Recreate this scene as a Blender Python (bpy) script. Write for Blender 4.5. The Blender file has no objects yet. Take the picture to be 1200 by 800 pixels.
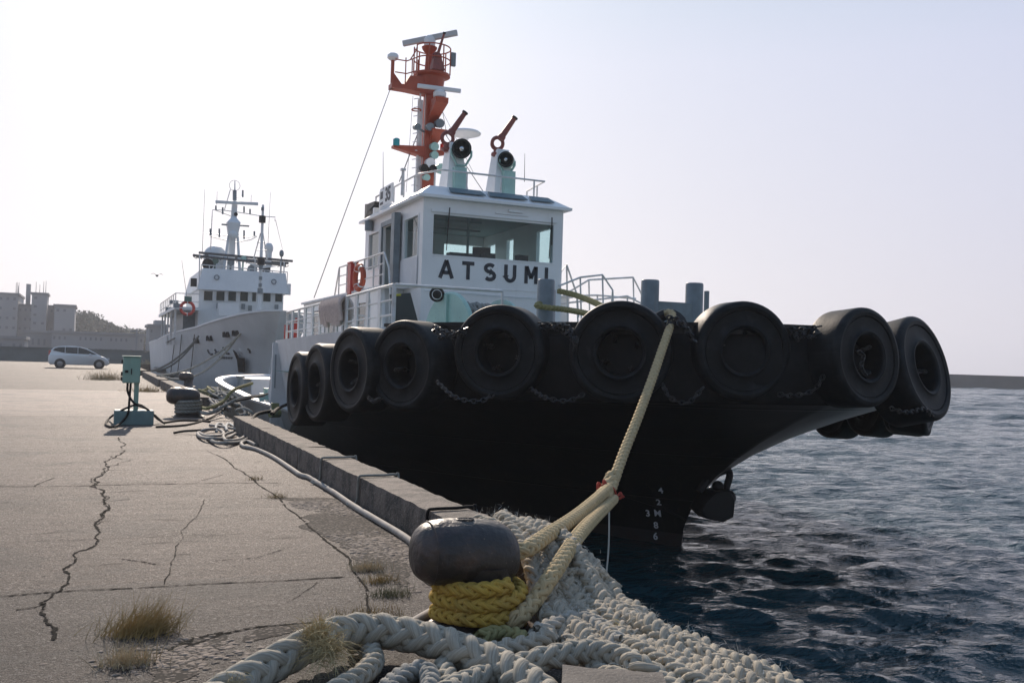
import bpy, math, random
import numpy as np
from mathutils import Vector, Matrix, noise
from mathutils.bvhtree import BVHTree
random.seed(7); RNG = np.random.default_rng(11)
R = math.radians
scene = bpy.context.scene
COL = scene.collection

# ------------------------------------------------------------------ camera, sky, sun, exposure
YAW, PITCH, ROLL, CAM_Z = R(23.5), R(1.2), R(1.72), 1.5
SUN_EL, SUN_AZ, SUN_STRENGTH, SKY_STRENGTH, EXPOSURE = R(28), R(7), 5.0, 0.06, 0.06
HAZE = 0.0006
cam_d = bpy.data.cameras.new('camera'); cam = bpy.data.objects.new('camera', cam_d); COL.objects.link(cam)
fw = Vector((math.sin(YAW)*math.cos(PITCH), math.cos(YAW)*math.cos(PITCH), math.sin(PITCH)))
r0 = Vector((math.cos(YAW), -math.sin(YAW), 0)); u0 = r0.cross(fw)
rt = r0*math.cos(ROLL)+u0*math.sin(ROLL); up = u0*math.cos(ROLL)-r0*math.sin(ROLL)
M = Matrix((rt, up, -fw)).transposed().to_4x4(); M.translation = (0, 0, CAM_Z)
cam.matrix_world = M
cam_d.sensor_fit = 'HORIZONTAL'; cam_d.sensor_width = 36; cam_d.lens = 1120/1200*36
cam_d.clip_start = 0.05; cam_d.clip_end = 12000
scene.camera = cam

world = bpy.data.worlds.new('World'); scene.world = world; world.use_nodes = True
wn = world.node_tree.nodes; wl = world.node_tree.links; wn.clear()
sky = wn.new('ShaderNodeTexSky'); sky.sky_type = 'NISHITA'; sky.sun_disc = False
sky.sun_elevation = SUN_EL; sky.sun_rotation = SUN_AZ
sky.air_density = 1.0; sky.dust_density = 2.0; sky.ozone_density = 1.0
hsv = wn.new('ShaderNodeHueSaturation'); hsv.inputs['Saturation'].default_value = 0.42
pale = wn.new('ShaderNodeMix'); pale.data_type = 'RGBA'; pale.inputs['Factor'].default_value = 0.76
# thin bright winter haze over the blue: brightest on the sun's side, dimmer and bluer behind
geo = wn.new('ShaderNodeTexCoord'); dot = wn.new('ShaderNodeVectorMath'); dot.operation = 'DOT_PRODUCT'
dot.inputs[1].default_value = (math.sin(SUN_AZ)*math.cos(SUN_EL), math.cos(SUN_AZ)*math.cos(SUN_EL), math.sin(SUN_EL))
wl.new(geo.outputs['Generated'], dot.inputs[0])
ramp = wn.new('ShaderNodeValToRGB'); mr = wn.new('ShaderNodeMapRange'); mr.inputs['From Min'].default_value = -1; mr.inputs['From Max'].default_value = 1
wl.new(dot.outputs['Value'], mr.inputs['Value']); wl.new(mr.outputs[0], ramp.inputs[0])
e = ramp.color_ramp.elements; e[0].position = .1; e[0].color = (.4, .47, .56, 1); e[1].position = 1.; e[1].color = (1, .985, 1.0, 1)
k = e.new(.55); k.color = (.56, .62, .75, 1); k = e.new(.82); k.color = (.825, .83, .96, 1)
sc_ = wn.new('ShaderNodeVectorMath'); sc_.operation = 'SCALE'; sc_.inputs['Scale'].default_value = 16.2
sep = wn.new('ShaderNodeSeparateXYZ'); wl.new(geo.outputs['Generated'], sep.inputs[0])
zr = wn.new('ShaderNodeValToRGB'); z0 = zr.color_ramp.elements; z0[0].position = .0; z0[0].color = (1.02, .965, .93, 1); z0[1].position = 1.; z0[1].color = (.27, .43, .71, 1)
k = z0.new(.3); k.color = (.85, .9, 1.02, 1); k = z0.new(.52); k.color = (.44, .68, .86, 1)
wl.new(sep.outputs['Z'], zr.inputs[0]); ml = wn.new('ShaderNodeVectorMath'); ml.operation = 'MULTIPLY'
wl.new(ramp.outputs[0], ml.inputs[0]); wl.new(zr.outputs[0], ml.inputs[1]); wl.new(ml.outputs[0], sc_.inputs[0]); wl.new(sc_.outputs[0], pale.inputs['B'])
bg = wn.new('ShaderNodeBackground'); bg.inputs['Strength'].default_value = SKY_STRENGTH
wo = wn.new('ShaderNodeOutputWorld')
wl.new(sky.outputs[0], hsv.inputs['Color']); wl.new(hsv.outputs[0], pale.inputs['A'])
wl.new(pale.outputs['Result'], bg.inputs['Color']); wl.new(bg.outputs[0], wo.inputs[0])

sun_d = bpy.data.lights.new('sun', 'SUN'); sun = bpy.data.objects.new('sun', sun_d); COL.objects.link(sun)
sun_d.energy = SUN_STRENGTH; sun_d.angle = R(0.55); sun_d.color = (1.0, 0.85, 0.71)
sdir = Vector((math.sin(SUN_AZ)*math.cos(SUN_EL), math.cos(SUN_AZ)*math.cos(SUN_EL), math.sin(SUN_EL)))
sun.rotation_euler = sdir.to_track_quat('Z', 'Y').to_euler(); sun.location = sdir*200
vs = scene.view_settings
vs.view_transform = 'Standard'; vs.look = 'None'; vs.gamma = 1; vs.use_curve_mapping = False; vs.exposure = EXPOSURE
scene.cycles.max_bounces = 8; scene.cycles.use_denoising = True
scene.cycles.volume_step_rate = 4; scene.cycles.volume_max_steps = 64

# ------------------------------------------------------------------ materials
def nd(nt, t, **kw):
    n = nt.nodes.new(t)
    for k, v in kw.items():
        if k.startswith('i_'): n.inputs[k[2:].replace('_', ' ')].default_value = v
        else: setattr(n, k, v)
    return n
def c4(c): return (c[0], c[1], c[2], 1)
def mat(name, col, rough=.5, metal=0., col2=None, scale=3., spread=(.35, .65), bump=0., bscale=40., spec=.5,
        streak=None, fine=None, detail=8, coat=0., stretch=(1, 1, 1), bdist=.01):
    """principled surface; col2 mottles in by a noise of 'scale'; streak = (colour, amount) adds vertical run marks"""
    m = bpy.data.materials.new(name); m.use_nodes = True
    nt = m.node_tree; b = nt.nodes['Principled BSDF']
    b.inputs['Roughness'].default_value = rough; b.inputs['Metallic'].default_value = metal
    b.inputs['Specular IOR Level'].default_value = spec; b.inputs['Coat Weight'].default_value = coat
    b.inputs['Base Color'].default_value = c4(col)
    tc = nd(nt, 'ShaderNodeTexCoord'); mp = nd(nt, 'ShaderNodeMapping'); mp.inputs['Scale'].default_value = stretch
    nt.links.new(tc.outputs['Object'], mp.inputs['Vector'])
    last = None
    if col2 is not None:
        n = nd(nt, 'ShaderNodeTexNoise', i_Scale=scale, i_Detail=detail, i_Roughness=.62)
        nt.links.new(mp.outputs[0], n.inputs['Vector'])
        rp = nd(nt, 'ShaderNodeMapRange'); rp.inputs['From Min'].default_value, rp.inputs['From Max'].default_value = spread
        nt.links.new(n.outputs['Fac'], rp.inputs['Value'])
        mx = nd(nt, 'ShaderNodeMix', data_type='RGBA'); mx.inputs['A'].default_value = c4(col); mx.inputs['B'].default_value = c4(col2)
        nt.links.new(rp.outputs[0], mx.inputs['Factor']); last = mx.outputs['Result']
    if streak is not None:
        ms = nd(nt, 'ShaderNodeMapping'); ms.inputs['Scale'].default_value = (9, 9, .55)
        nt.links.new(tc.outputs['Object'], ms.inputs['Vector'])
        n = nd(nt, 'ShaderNodeTexNoise', i_Scale=1., i_Detail=6., i_Roughness=.7)
        nt.links.new(ms.outputs[0], n.inputs['Vector'])
        rp = nd(nt, 'ShaderNodeMapRange'); rp.inputs['From Min'].default_value = .55; rp.inputs['From Max'].default_value = .8
        rp.inputs['To Max'].default_value = streak[1]
        nt.links.new(n.outputs['Fac'], rp.inputs['Value'])
        mx = nd(nt, 'ShaderNodeMix', data_type='RGBA'); mx.inputs['B'].default_value = c4(streak[0])
        if last: nt.links.new(last, mx.inputs['A'])
        else: mx.inputs['A'].default_value = c4(col)
        nt.links.new(rp.outputs[0], mx.inputs['Factor']); last = mx.outputs['Result']
    if fine is not None:      # salt-and-pepper grain: (colour, scale, threshold)
        n = nd(nt, 'ShaderNodeTexNoise', i_Scale=fine[1], i_Detail=2.)
        nt.links.new(tc.outputs['Object'], n.inputs['Vector'])
        rp = nd(nt, 'ShaderNodeMapRange'); rp.inputs['From Min'].default_value = fine[2]; rp.inputs['From Max'].default_value = fine[2]+.08
        nt.links.new(n.outputs['Fac'], rp.inputs['Value'])
        mx = nd(nt, 'ShaderNodeMix', data_type='RGBA'); mx.inputs['B'].default_value = c4(fine[0])
        if last: nt.links.new(last, mx.inputs['A'])
        else: mx.inputs['A'].default_value = c4(col)
        nt.links.new(rp.outputs[0], mx.inputs['Factor']); last = mx.outputs['Result']
    if last: nt.links.new(last, b.inputs['Base Color'])
    if bump:
        n = nd(nt, 'ShaderNodeTexNoise', i_Scale=bscale, i_Detail=6.)
        nt.links.new(mp.outputs[0], n.inputs['Vector'])
        bp = nd(nt, 'ShaderNodeBump', i_Strength=bump, i_Distance=bdist)
        nt.links.new(n.outputs['Fac'], bp.inputs['Height']); nt.links.new(bp.outputs[0], b.inputs['Normal'])
    return m
def rope_mat_(name, col, col2, yarn=.55, dirt=(.2, .19, .16), damt=.5, rough=.88):
    """fibre rope: yarns run along each strand (the 'yarn' attribute), dirt in blotches"""
    m = mat(name, col, rough, col2=col2, scale=8, spec=.2); nt = m.node_tree; b = nt.nodes['Principled BSDF']; L = nt.links.new
    src = b.inputs['Base Color'].links[0].from_socket
    at = nd(nt, 'ShaderNodeAttribute', attribute_name='yarn'); n = nd(nt, 'ShaderNodeTexNoise', i_Scale=3.2, i_Detail=4., i_Roughness=.6); L(at.outputs['Vector'], n.inputs['Vector'])
    r = nd(nt, 'ShaderNodeMapRange'); r.inputs['From Min'].default_value = .36; r.inputs['From Max'].default_value = .62; L(n.outputs['Fac'], r.inputs['Value'])
    mx = nd(nt, 'ShaderNodeMix', data_type='RGBA'); mx.inputs['A'].default_value = c4([c*.6 for c in col]); L(src, mx.inputs['B']); L(r.outputs[0], mx.inputs['Factor'])
    tc = nd(nt, 'ShaderNodeTexCoord'); n2 = nd(nt, 'ShaderNodeTexNoise', i_Scale=4.5, i_Detail=7., i_Roughness=.7); L(tc.outputs['Object'], n2.inputs['Vector'])
    r2 = nd(nt, 'ShaderNodeMapRange'); r2.inputs['From Min'].default_value = .5; r2.inputs['From Max'].default_value = .72; r2.inputs['To Max'].default_value = damt; L(n2.outputs['Fac'], r2.inputs['Value'])
    m2 = nd(nt, 'ShaderNodeMix', data_type='RGBA'); m2.inputs['B'].default_value = c4(dirt); L(mx.outputs['Result'], m2.inputs['A']); L(r2.outputs[0], m2.inputs['Factor'])
    L(m2.outputs['Result'], b.inputs['Base Color'])
    bp = nd(nt, 'ShaderNodeBump', i_Strength=yarn, i_Distance=.006); L(n.outputs['Fac'], bp.inputs['Height']); L(bp.outputs[0], b.inputs['Normal']); return m
def glass(name, tint=(.75, .92, .92), rough=.02):
    m = bpy.data.materials.new(name); m.use_nodes = True; nt = m.node_tree
    b = nt.nodes['Principled BSDF']; out = nt.nodes['Material Output']
    tr = nd(nt, 'ShaderNodeBsdfTransparent'); tr.inputs[0].default_value = c4(tint)
    gl = nd(nt, 'ShaderNodeBsdfGlossy', i_Roughness=rough)
    lw = nd(nt, 'ShaderNodeLayerWeight', i_Blend=.5); pw = nd(nt, 'ShaderNodeMath', operation='POWER'); pw.inputs[1].default_value = 4.5
    ma = nd(nt, 'ShaderNodeMath', operation='MULTIPLY_ADD'); ma.inputs[1].default_value = .9; ma.inputs[2].default_value = .05; mx = nd(nt, 'ShaderNodeMixShader')
    nt.links.new(lw.outputs['Facing'], pw.inputs[0]); nt.links.new(pw.outputs[0], ma.inputs[0]); nt.links.new(ma.outputs[0], mx.inputs[0]); nt.links.new(tr.outputs[0], mx.inputs[1]); nt.links.new(gl.outputs[0], mx.inputs[2])
    nt.links.new(mx.outputs[0], out.inputs[0]); return m

# ------------------------------------------------------------------ mesh building
def unit(v): v = np.asarray(v, float); return v/max(np.linalg.norm(v), 1e-9)
def frame(d, up=(0, 0, 1)):
    d = unit(d); u = np.asarray(up, float)
    if abs(d@u) > .98: u = np.array((1., 0, 0)) if abs(d[0]) < .9 else np.array((0, 1., 0))
    s = unit(np.cross(u, d)); return s, np.cross(d, s), d
def smooth_path(pts, n=8, closed=False):
    P = [np.asarray(p, float) for p in pts]; N = len(P); out = []
    seg = N if closed else N-1
    for i in range(seg):
        p0 = P[(i-1) % N] if closed or i > 0 else 2*P[0]-P[1]
        p1, p2 = P[i], P[(i+1) % N]
        p3 = P[(i+2) % N] if closed or i+2 < N else 2*P[-1]-P[-2]
        for k in range(n):
            t = k/n
            out.append(.5*(2*p1+(p2-p0)*t+(2*p0-5*p1+4*p2-p3)*t*t+(3*p1-p0-3*p2+p3)*t**3))
    if not closed: out.append(P[-1])
    return out
class MB:
    def __init__(s): s.v = []; s.f = []; s.m = []; s.k = 0
    def add(s, vs, fs):
        o = len(s.v); s.v += [tuple(map(float, v)) for v in vs]
        s.f += [tuple(o+i for i in f) for f in fs]; s.m += [s.k]*len(fs); return s
    def box(s, x0, x1, y0, y1, z0, z1):
        vs = [(x, y, z) for z in (z0, z1) for y in (y0, y1) for x in (x0, x1)]
        return s.add(vs, [(0, 2, 3, 1), (4, 5, 7, 6), (0, 1, 5, 4), (2, 6, 7, 3), (0, 4, 6, 2), (1, 3, 7, 5)])
    def obox(s, c, size, rz=0, rx=0, ry=0):
        m = Matrix.Rotation(rz, 3, 'Z') @ Matrix.Rotation(ry, 3, 'Y') @ Matrix.Rotation(rx, 3, 'X')
        c = Vector(c); a, b, d = [q/2 for q in size]
        vs = [c+m @ Vector((x, y, z)) for z in (-d, d) for y in (-b, b) for x in (-a, a)]
        return s.add(vs, [(0, 2, 3, 1), (4, 5, 7, 6), (0, 1, 5, 4), (2, 6, 7, 3), (0, 4, 6, 2), (1, 3, 7, 5)])
    def bar(s, p, q, w, h, up=(0, 0, 1)):
        p = np.asarray(p, float); q = np.asarray(q, float); a, b, d = frame(q-p, up)
        vs = [e+a*w/2*i+b*h/2*j for e in (p, q) for j in (-1, 1) for i in (-1, 1)]
        return s.add(vs, [(0, 2, 3, 1), (4, 5, 7, 6), (0, 1, 5, 4), (2, 6, 7, 3), (0, 4, 6, 2), (1, 3, 7, 5)])
    def loft(s, rings, closed=True, caps=(True, True)):
        n = len(rings[0]); vs = [v for r in rings for v in r]; fs = []
        for i in range(len(rings)-1):
            for j in range(n if closed else n-1):
                k = (j+1) % n; fs.append((i*n+j, i*n+k, (i+1)*n+k, (i+1)*n+j))
        if caps[0]: fs.append(tuple(range(n-1, -1, -1)))
        if caps[1]: fs.append(tuple((len(rings)-1)*n+j for j in range(n)))
        return s.add(vs, fs)
    def tube(s, pts, r, n=8, closed=False, caps=True):
        P = [np.asarray(p, float) for p in pts]; N = len(P); rings = []
        rr = r if hasattr(r, '__len__') else [r]*N
        a = None
        for i in range(N):
            d = (P[(i+1) % N]-P[i-1]) if closed else (P[min(i+1, N-1)]-P[max(i-1, 0)])
            d = unit(d)
            if a is None: a, b, _ = frame(d)
            else: a = unit(a-d*(a@d)); b = np.cross(d, a)
            rings.append([P[i]+(a*math.cos(2*math.pi*k/n)+b*math.sin(2*math.pi*k/n))*rr[i] for k in range(n)])
        if closed: rings.append(rings[0])
        return s.loft(rings, True, (caps and not closed, caps and not closed))
    def cyl(s, p, q, r0, r1=None, n=16): return s.tube([p, q], [r0, r0 if r1 is None else r1], n)
    def lathe(s, prof, o=(0, 0, 0), axis=(0, 0, 1), n=32, caps=(True, True)):
        a, b, d = frame(axis); o = np.asarray(o, float)
        rings = [[o+d*z+(a*math.cos(2*math.pi*k/n)+b*math.sin(2*math.pi*k/n))*r for k in range(n)] for r, z in prof]
        return s.loft(rings, True, caps)
    def ball(s, c, r, n=16, m=8, sc=(1, 1, 1)):
        c = np.asarray(c, float)
        rings = [[c+np.array((math.cos(2*math.pi*k/n)*math.sin(t)*sc[0], math.sin(2*math.pi*k/n)*math.sin(t)*sc[1], -math.cos(t)*sc[2]))*r
                  for k in range(n)] for t in [math.pi*(i+.02)/(m+.04) for i in range(m+1)]]
        return s.loft(rings)
    def torus(s, c, axis, Rr, r, n=32, m=8):
        a, b, d = frame(axis); c = np.asarray(c, float)
        return s.tube([c+(a*math.cos(2*math.pi*k/n)+b*math.sin(2*math.pi*k/n))*Rr for k in range(n)], r, m, closed=True)
    def prism(s, poly, vec):
        n = len(poly); v = np.asarray(vec, float); P = [np.asarray(p, float) for p in poly]
        vs = P+[p+v for p in P]
        return s.add(vs, [tuple(range(n-1, -1, -1)), tuple(range(n, 2*n))]+[(i, (i+1) % n, n+(i+1) % n, n+i) for i in range(n)])
    def quad(s, *p): return s.add(p, [tuple(range(len(p)))])
    def build(s, name, mats, parent=None, ang=35, bevel=0, loc=None):
        o = wloc(parent) if parent else Vector(loc or (0, 0, 0))
        me = bpy.data.meshes.new(name); me.from_pydata([tuple(Vector(v)-o) for v in s.v], [], s.f)
        return finish(name, me, mats, parent, ang, bevel, s.m, None if parent else o)
def finish(name, me, mats, parent=None, ang=35, bevel=0, mi=None, loc=None):
    for m in (mats if isinstance(mats, (list, tuple)) else [mats]): me.materials.append(m)
    if mi is not None and any(mi): me.polygons.foreach_set('material_index', mi)
    if ang is not None:
        me.polygons.foreach_set('use_smooth', [True]*len(me.polygons))
        if ang < 180: me.set_sharp_from_angle(angle=R(ang))
    me.update()
    ob = bpy.data.objects.new(name, me); COL.objects.link(ob)
    if parent: ob.parent = parent
    elif loc is not None: ob.location = loc
    if bevel:
        b = ob.modifiers.new('edge', 'BEVEL'); b.width = bevel; b.segments = 2; b.limit_method = 'ANGLE'; b.angle_limit = R(40)
    return ob
def np_mesh(name, V, F, mats, parent=None, ang=180, loc=None, uvw=None):
    """quads from numpy arrays"""
    uvw = getattr(V, 'u', None) if isinstance(V, Yarn) else uvw
    V = np.array(np.asarray(V), np.float32); F = np.asarray(F, np.int32)
    o = wloc(parent) if parent else Vector(loc or (0, 0, 0))
    V = V-np.array(o, np.float32)
    me = bpy.data.meshes.new(name); me.vertices.add(len(V)); me.vertices.foreach_set('co', V.ravel())
    k = F.shape[1]; me.loops.add(F.size); me.loops.foreach_set('vertex_index', F.ravel())
    me.polygons.add(len(F)); me.polygons.foreach_set('loop_start', np.arange(0, F.size, k, dtype=np.int32))
    me.update(calc_edges=True)
    if uvw is not None: me.attributes.new('yarn', 'FLOAT_VECTOR', 'POINT').data.foreach_set('vector', np.asarray(uvw, np.float32).ravel())
    return finish(name, me, mats, parent, ang, 0, None, None if parent else o)
def wloc(o):
    v = Vector((0, 0, 0))
    while o: v += o.location; o = o.parent
    return v
def empty(name, loc=(0, 0, 0)):
    o = bpy.data.objects.new(name, None); o.location = loc; COL.objects.link(o); return o
def tag(o, label, cat, group=None, kind=None):
    o['label'] = label; o['category'] = cat
    if group: o['group'] = group
    if kind: o['kind'] = kind
    return o
def setting(o, kind='structure'): o['kind'] = kind; return o
def copy_tree(o, loc=None, rot=None):
    c = o.copy(); COL.objects.link(c)
    for ch in list(o.children):
        d = ch.copy(); COL.objects.link(d); d.parent = c
        for g in list(ch.children):
            e = g.copy(); COL.objects.link(e); e.parent = d
    if loc is not None: c.location = loc
    if rot is not None: c.rotation_euler = rot
    return c
def text_mesh(name, txt, size, m, extrude=.004, offset=0., spacing=1., parent=None):
    """lettering as a mesh in its own xy plane, centred; parent-relative matrix is set by the caller"""
    cu = bpy.data.curves.new(name, 'FONT'); cu.body = txt; cu.size = size; cu.extrude = extrude; cu.offset = offset
    cu.space_character = spacing; cu.align_x = 'CENTER'; cu.align_y = 'CENTER'
    t = bpy.data.objects.new(name+'_src', cu); COL.objects.link(t)
    dg = bpy.context.evaluated_depsgraph_get(); dg.update()
    me = bpy.data.meshes.new_from_object(t.evaluated_get(dg)); me.name = name
    bpy.data.objects.remove(t); bpy.data.curves.remove(cu)
    me.materials.clear(); me.materials.append(m)
    o = bpy.data.objects.new(name, me); COL.objects.link(o); o.parent = parent
    return o
def face_mat(origin, xdir, zdir, parent=None):
    """matrix putting a flat xy mesh at origin with its x along xdir and its normal along zdir"""
    x = Vector(xdir).normalized(); z = Vector(zdir).normalized(); y = z.cross(x).normalized(); x = y.cross(z)
    m = Matrix((x, y, z)).transposed().to_4x4(); m.translation = Vector(origin)-(wloc(parent) if parent else Vector())
    return m

# braided rope: strands weave over and under each other round the path
def resample(pts, ds, closed=False):
    P = np.array(smooth_path(pts, 14, closed)); 
    if closed: P = np.vstack([P, P[:1]])
    L = np.concatenate([[0], np.cumsum(np.linalg.norm(np.diff(P, axis=0), axis=1))])
    n = max(int(L[-1]/ds), 8); t = np.linspace(0, L[-1], n+1)
    return np.stack([np.interp(t, L, P[:, i]) for i in range(3)], 1), t
def transport(P):
    T = np.gradient(P, axis=0); T /= np.linalg.norm(T, axis=1)[:, None]
    A = np.zeros_like(P); a = frame(T[0])[0]
    for i in range(len(P)):
        a = a-T[i]*(a@T[i]); a /= np.linalg.norm(a); A[i] = a
    return T, A, np.cross(T, A)
def braid(pts, Rr, n=8, pitch=None, over=2, sides=6, step=15, jitter=.0, flat=1.):
    pitch = pitch or Rr*6.5
    P, L = resample(pts, pitch/step); T, A, B = transport(P)
    Vs, Fs, U, off = [], [], [], 0
    N = len(P); m = n/2 if over == 1 else n/4
    ph0 = RNG.uniform(0, 6.28)
    for k in range(n):
        s = 1 if k % 2 == 0 else -1
        th = s*2*np.pi*L/pitch+2*np.pi*(k//2)/(n/2)+(0 if over == 1 or s > 0 else np.pi/n*2)
        rad = Rr*(.66+.13*s*np.cos(m*th))
        if jitter: rad = rad*(1+jitter*np.interp(L, np.linspace(0, L[-1]+1e-6, max(4, int(L[-1]/pitch*3))), RNG.normal(0, 1, max(4, int(L[-1]/pitch*3)))))
        out = A*np.cos(th+ph0)[:, None]+B*np.sin(th+ph0)[:, None]
        C = P+out*rad[:, None]
        tg = np.gradient(C, axis=0); tg /= np.linalg.norm(tg, axis=1)[:, None]
        o2 = out-tg*np.sum(out*tg, 1)[:, None]; o2 /= np.linalg.norm(o2, axis=1)[:, None]
        bn = np.cross(tg, o2)
        a = np.arange(sides)*2*np.pi/sides
        w, h = Rr*.36*8/n**.97*1.05, Rr*.3*flat
        V = C[:, None, :]+bn[:, None, :]*(np.cos(a)*w)[None, :, None]+o2[:, None, :]*(np.sin(a)*h)[None, :, None]
        i = np.arange(N-1)[:, None]; j = np.arange(sides)[None, :]; jn = (j+1) % sides
        F = np.stack([i*sides+j, i*sides+jn, (i+1)*sides+jn, (i+1)*sides+j], -1).reshape(-1, 4)+off
        Vs.append(V.reshape(-1, 3)); Fs.append(F); off += N*sides
        tw = a[None, :]+L[:, None]/Rr*.5*s
        U.append(np.stack([np.cos(tw)+k*5.3+ph0, np.sin(tw), np.broadcast_to(L[:, None]/Rr*.16, tw.shape)], -1).reshape(-1, 3))
    return Yarn(np.vstack(Vs), np.vstack(U)), np.vstack(Fs)
class Yarn(np.ndarray):
    def __new__(cls, v, u): o = np.asarray(v).view(cls); o.u = u; return o
    def __array_finalize__(s, o): s.u = getattr(o, 'u', None)
def merge(parts):
    V, F, U, o = [], [], [], 0
    for v, f in parts: V.append(np.asarray(v)); F.append(f+o); o += len(v); U.append(getattr(v, 'u', None))
    return (Yarn(np.vstack(V), np.vstack(U)) if U[0] is not None else np.vstack(V)), np.vstack(F)
def laid(pts, Rr, n=3, pitch=None, sides=8, step=12):
    """three-strand twisted rope"""
    pitch = pitch or Rr*7
    P, L = resample(pts, pitch/step); T, A, B = transport(P); Vs, Fs, off = [], [], 0; N = len(P)
    for k in range(n):
        th = 2*np.pi*L/pitch+2*np.pi*k/n
        C = P+(A*np.cos(th)[:, None]+B*np.sin(th)[:, None])*Rr*.5
        tg, a1, b1 = transport(C); a = np.arange(sides)*2*np.pi/sides
        V = C[:, None, :]+(a1[:, None, :]*np.cos(a)[None, :, None]+b1[:, None, :]*np.sin(a)[None, :, None])*Rr*.56
        i = np.arange(N-1)[:, None]; j = np.arange(sides)[None, :]; jn = (j+1) % sides
        Fs.append(np.stack([i*sides+j, i*sides+jn, (i+1)*sides+jn, (i+1)*sides+j], -1).reshape(-1, 4)+off)
        Vs.append(V.reshape(-1, 3)); off += N*sides
    return np.vstack(Vs), np.vstack(Fs)
def chain_mb(mb, pts, link=.11, wire=.016):
    """oval links, every other one turned"""
    P, L = resample(pts, link*.72)
    for i in range(len(P)-1):
        c = (P[i]+P[i+1])/2; a, b, d = frame(P[i+1]-P[i])
        s = a if i % 2 else b; q = []
        for k in range(10):
            t = 2*math.pi*k/10; q.append(c+d*math.cos(t)*link*.5+s*math.sin(t)*link*.3)
        mb.tube(q, wire, 5, closed=True)
    return mb
def sag(p, q, drop, n=9, side=(0, 0, 0)):
    p = np.asarray(p, float); q = np.asarray(q, float); sd = np.asarray(side, float)
    return [p+(q-p)*t+(np.array((0, 0, -drop))+sd)*4*t*(1-t) for t in np.linspace(0, 1, n)]
def blades(tufts, name, m, parent=None, loc=None):
    """thin bent strips. tufts: list of (base, direction, length, width, bend)"""
    V, F = [], []
    for b, d, ln, w, bend in tufts:
        b = np.asarray(b, float); d = unit(d); s = unit(np.cross(d, RNG.normal(0, 1, 3))); o = len(V)
        dn = np.array((0, 0, -1.))
        for i in range(5):
            t = i/4; c = b+d*ln*t+dn*bend*ln*t*t; ww = w*(1-.92*t)
            V += [c-s*ww/2, c+s*ww/2]
        for i in range(4): F.append((o+2*i, o+2*i+1, o+2*i+3, o+2*i+2))
    return np_mesh(name, V, F, m, parent, None, loc)

from mathutils.geometry import tessellate_polygon
# survey of the place: the world point where the photograph's line of sight meets a plane
def sight(px, py): return fw+rt*((px-600)/1120)-up*((py-400)/1120)
def gz(px, py, z=0.): d = sight(px, py); return np.array(Vector((0, 0, CAM_Z))+d*((z-CAM_Z)/d.z))
def gy(px, py, Y): d = sight(px, py); return np.array(Vector((0, 0, CAM_Z))+d*(Y/d.y))
def gx(px, py, X): d = sight(px, py); return np.array(Vector((0, 0, CAM_Z))+d*(X/d.x))

# ------------------------------------------------------------------ palette
WHITE = mat('white_ship_paint', (.87, .87, .86), .38, col2=(.8, .8, .79), scale=1.2, streak=((.42, .33, .25), .16), bump=.03, bscale=6)
AFTGREY = mat('aft_hull_grey', (.4, .42, .43), .45, col2=(.3, .315, .32), scale=1.2, streak=((.16, .12, .09), .5), bump=.05, bscale=4)
WHITE_ROUGH = mat('old_white_paint', (.74, .75, .76), .5, col2=(.64, .65, .66), scale=1.5, streak=((.34, .25, .17), .35), bump=.05, bscale=8)
RAILW = mat('white_rail_paint', (.72, .73, .73), .4, col2=(.6, .58, .54), scale=6)
GREYP = mat('bitt_grey_paint', (.2, .245, .27), .45, col2=(.15, .18, .2), scale=4, streak=((.2, .12, .07), .35), bump=.05, bscale=20)
GREEN = mat('sea_green_paint', (.4, .62, .55), .42, col2=(.32, .52, .47), scale=3, streak=((.2, .18, .12), .2), bump=.03)
ORANGE = mat('mast_orange_paint', (.46, .075, .028), .45, col2=(.36, .06, .025), scale=3, streak=((.2, .05, .03), .3))
BRICK = mat('monitor_red_paint', (.3, .075, .055), .5, col2=(.2, .055, .045), scale=6)
RED = mat('red_plastic', (.55, .04, .025), .4, col2=(.45, .04, .03), scale=8)
LIFER = mat('lifebuoy_orange', (.55, .09, .03), .55, col2=(.45, .08, .04), scale=8)
BLACK = mat('black_paint', (.008, .009, .01), .5, spec=.3)
LETTER = mat('dark_lettering', (.018, .025, .035), .5)
MARK = mat('white_marks', (.82, .84, .86), .6)
HULL = mat('tug_hull_black', (.006, .0075, .008), .3, spec=.35, col2=(.011, .012, .012), scale=.9, streak=((.07, .052, .04), .55), bump=.12, bscale=1.6, bdist=.05)
BOOT = mat('boot_top', (.035, .02, .017), .5, col2=(.03, .03, .03), scale=2)
RUBBER = mat('tyre_rubber', (.005, .0065, .0075), .55, col2=(.026, .031, .035), scale=3.2, bump=.25, bscale=30, spread=(.48, .82), spec=.2, streak=((.05, .05, .048), .3))
RUBBER2 = mat('fender_rubber', (.006, .0065, .007), .75, spec=.2, col2=(.014, .014, .014), scale=4, bump=.25, bscale=25)
STEEL = mat('galvanised_chain', (.06, .06, .06), .33, .7, col2=(.02, .018, .016), scale=12)
DECKG = mat('deck_green', (.08, .17, .14), .6, col2=(.1, .16, .14), scale=2)
DECKW = mat('aft_deck_grey', (.42, .43, .43), .6, col2=(.33, .33, .32), scale=2)
DARKGLASS = glass('wheelhouse_glass', (.66, .84, .85))
CLEARG = glass('side_glass', (.78, .88, .9))
SHIPGLASS = mat('dark_window_glass', (.012, .03, .03), .12, spec=.3)
INTERIOR = mat('wheelhouse_interior', (.13, .23, .22), .7)
DARKIN = mat('console_dark', (.02, .025, .025), .5)
GREENL = mat('green_lamp', (.0, .32, .36), .15); REDL = mat('red_lamp', (.7, .02, .01), .15)
MIRROR = mat('lamp_reflector', (.7, .7, .68), .1, 1.)
WIRE = mat('wire_grey', (.16, .17, .18), .5)
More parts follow.
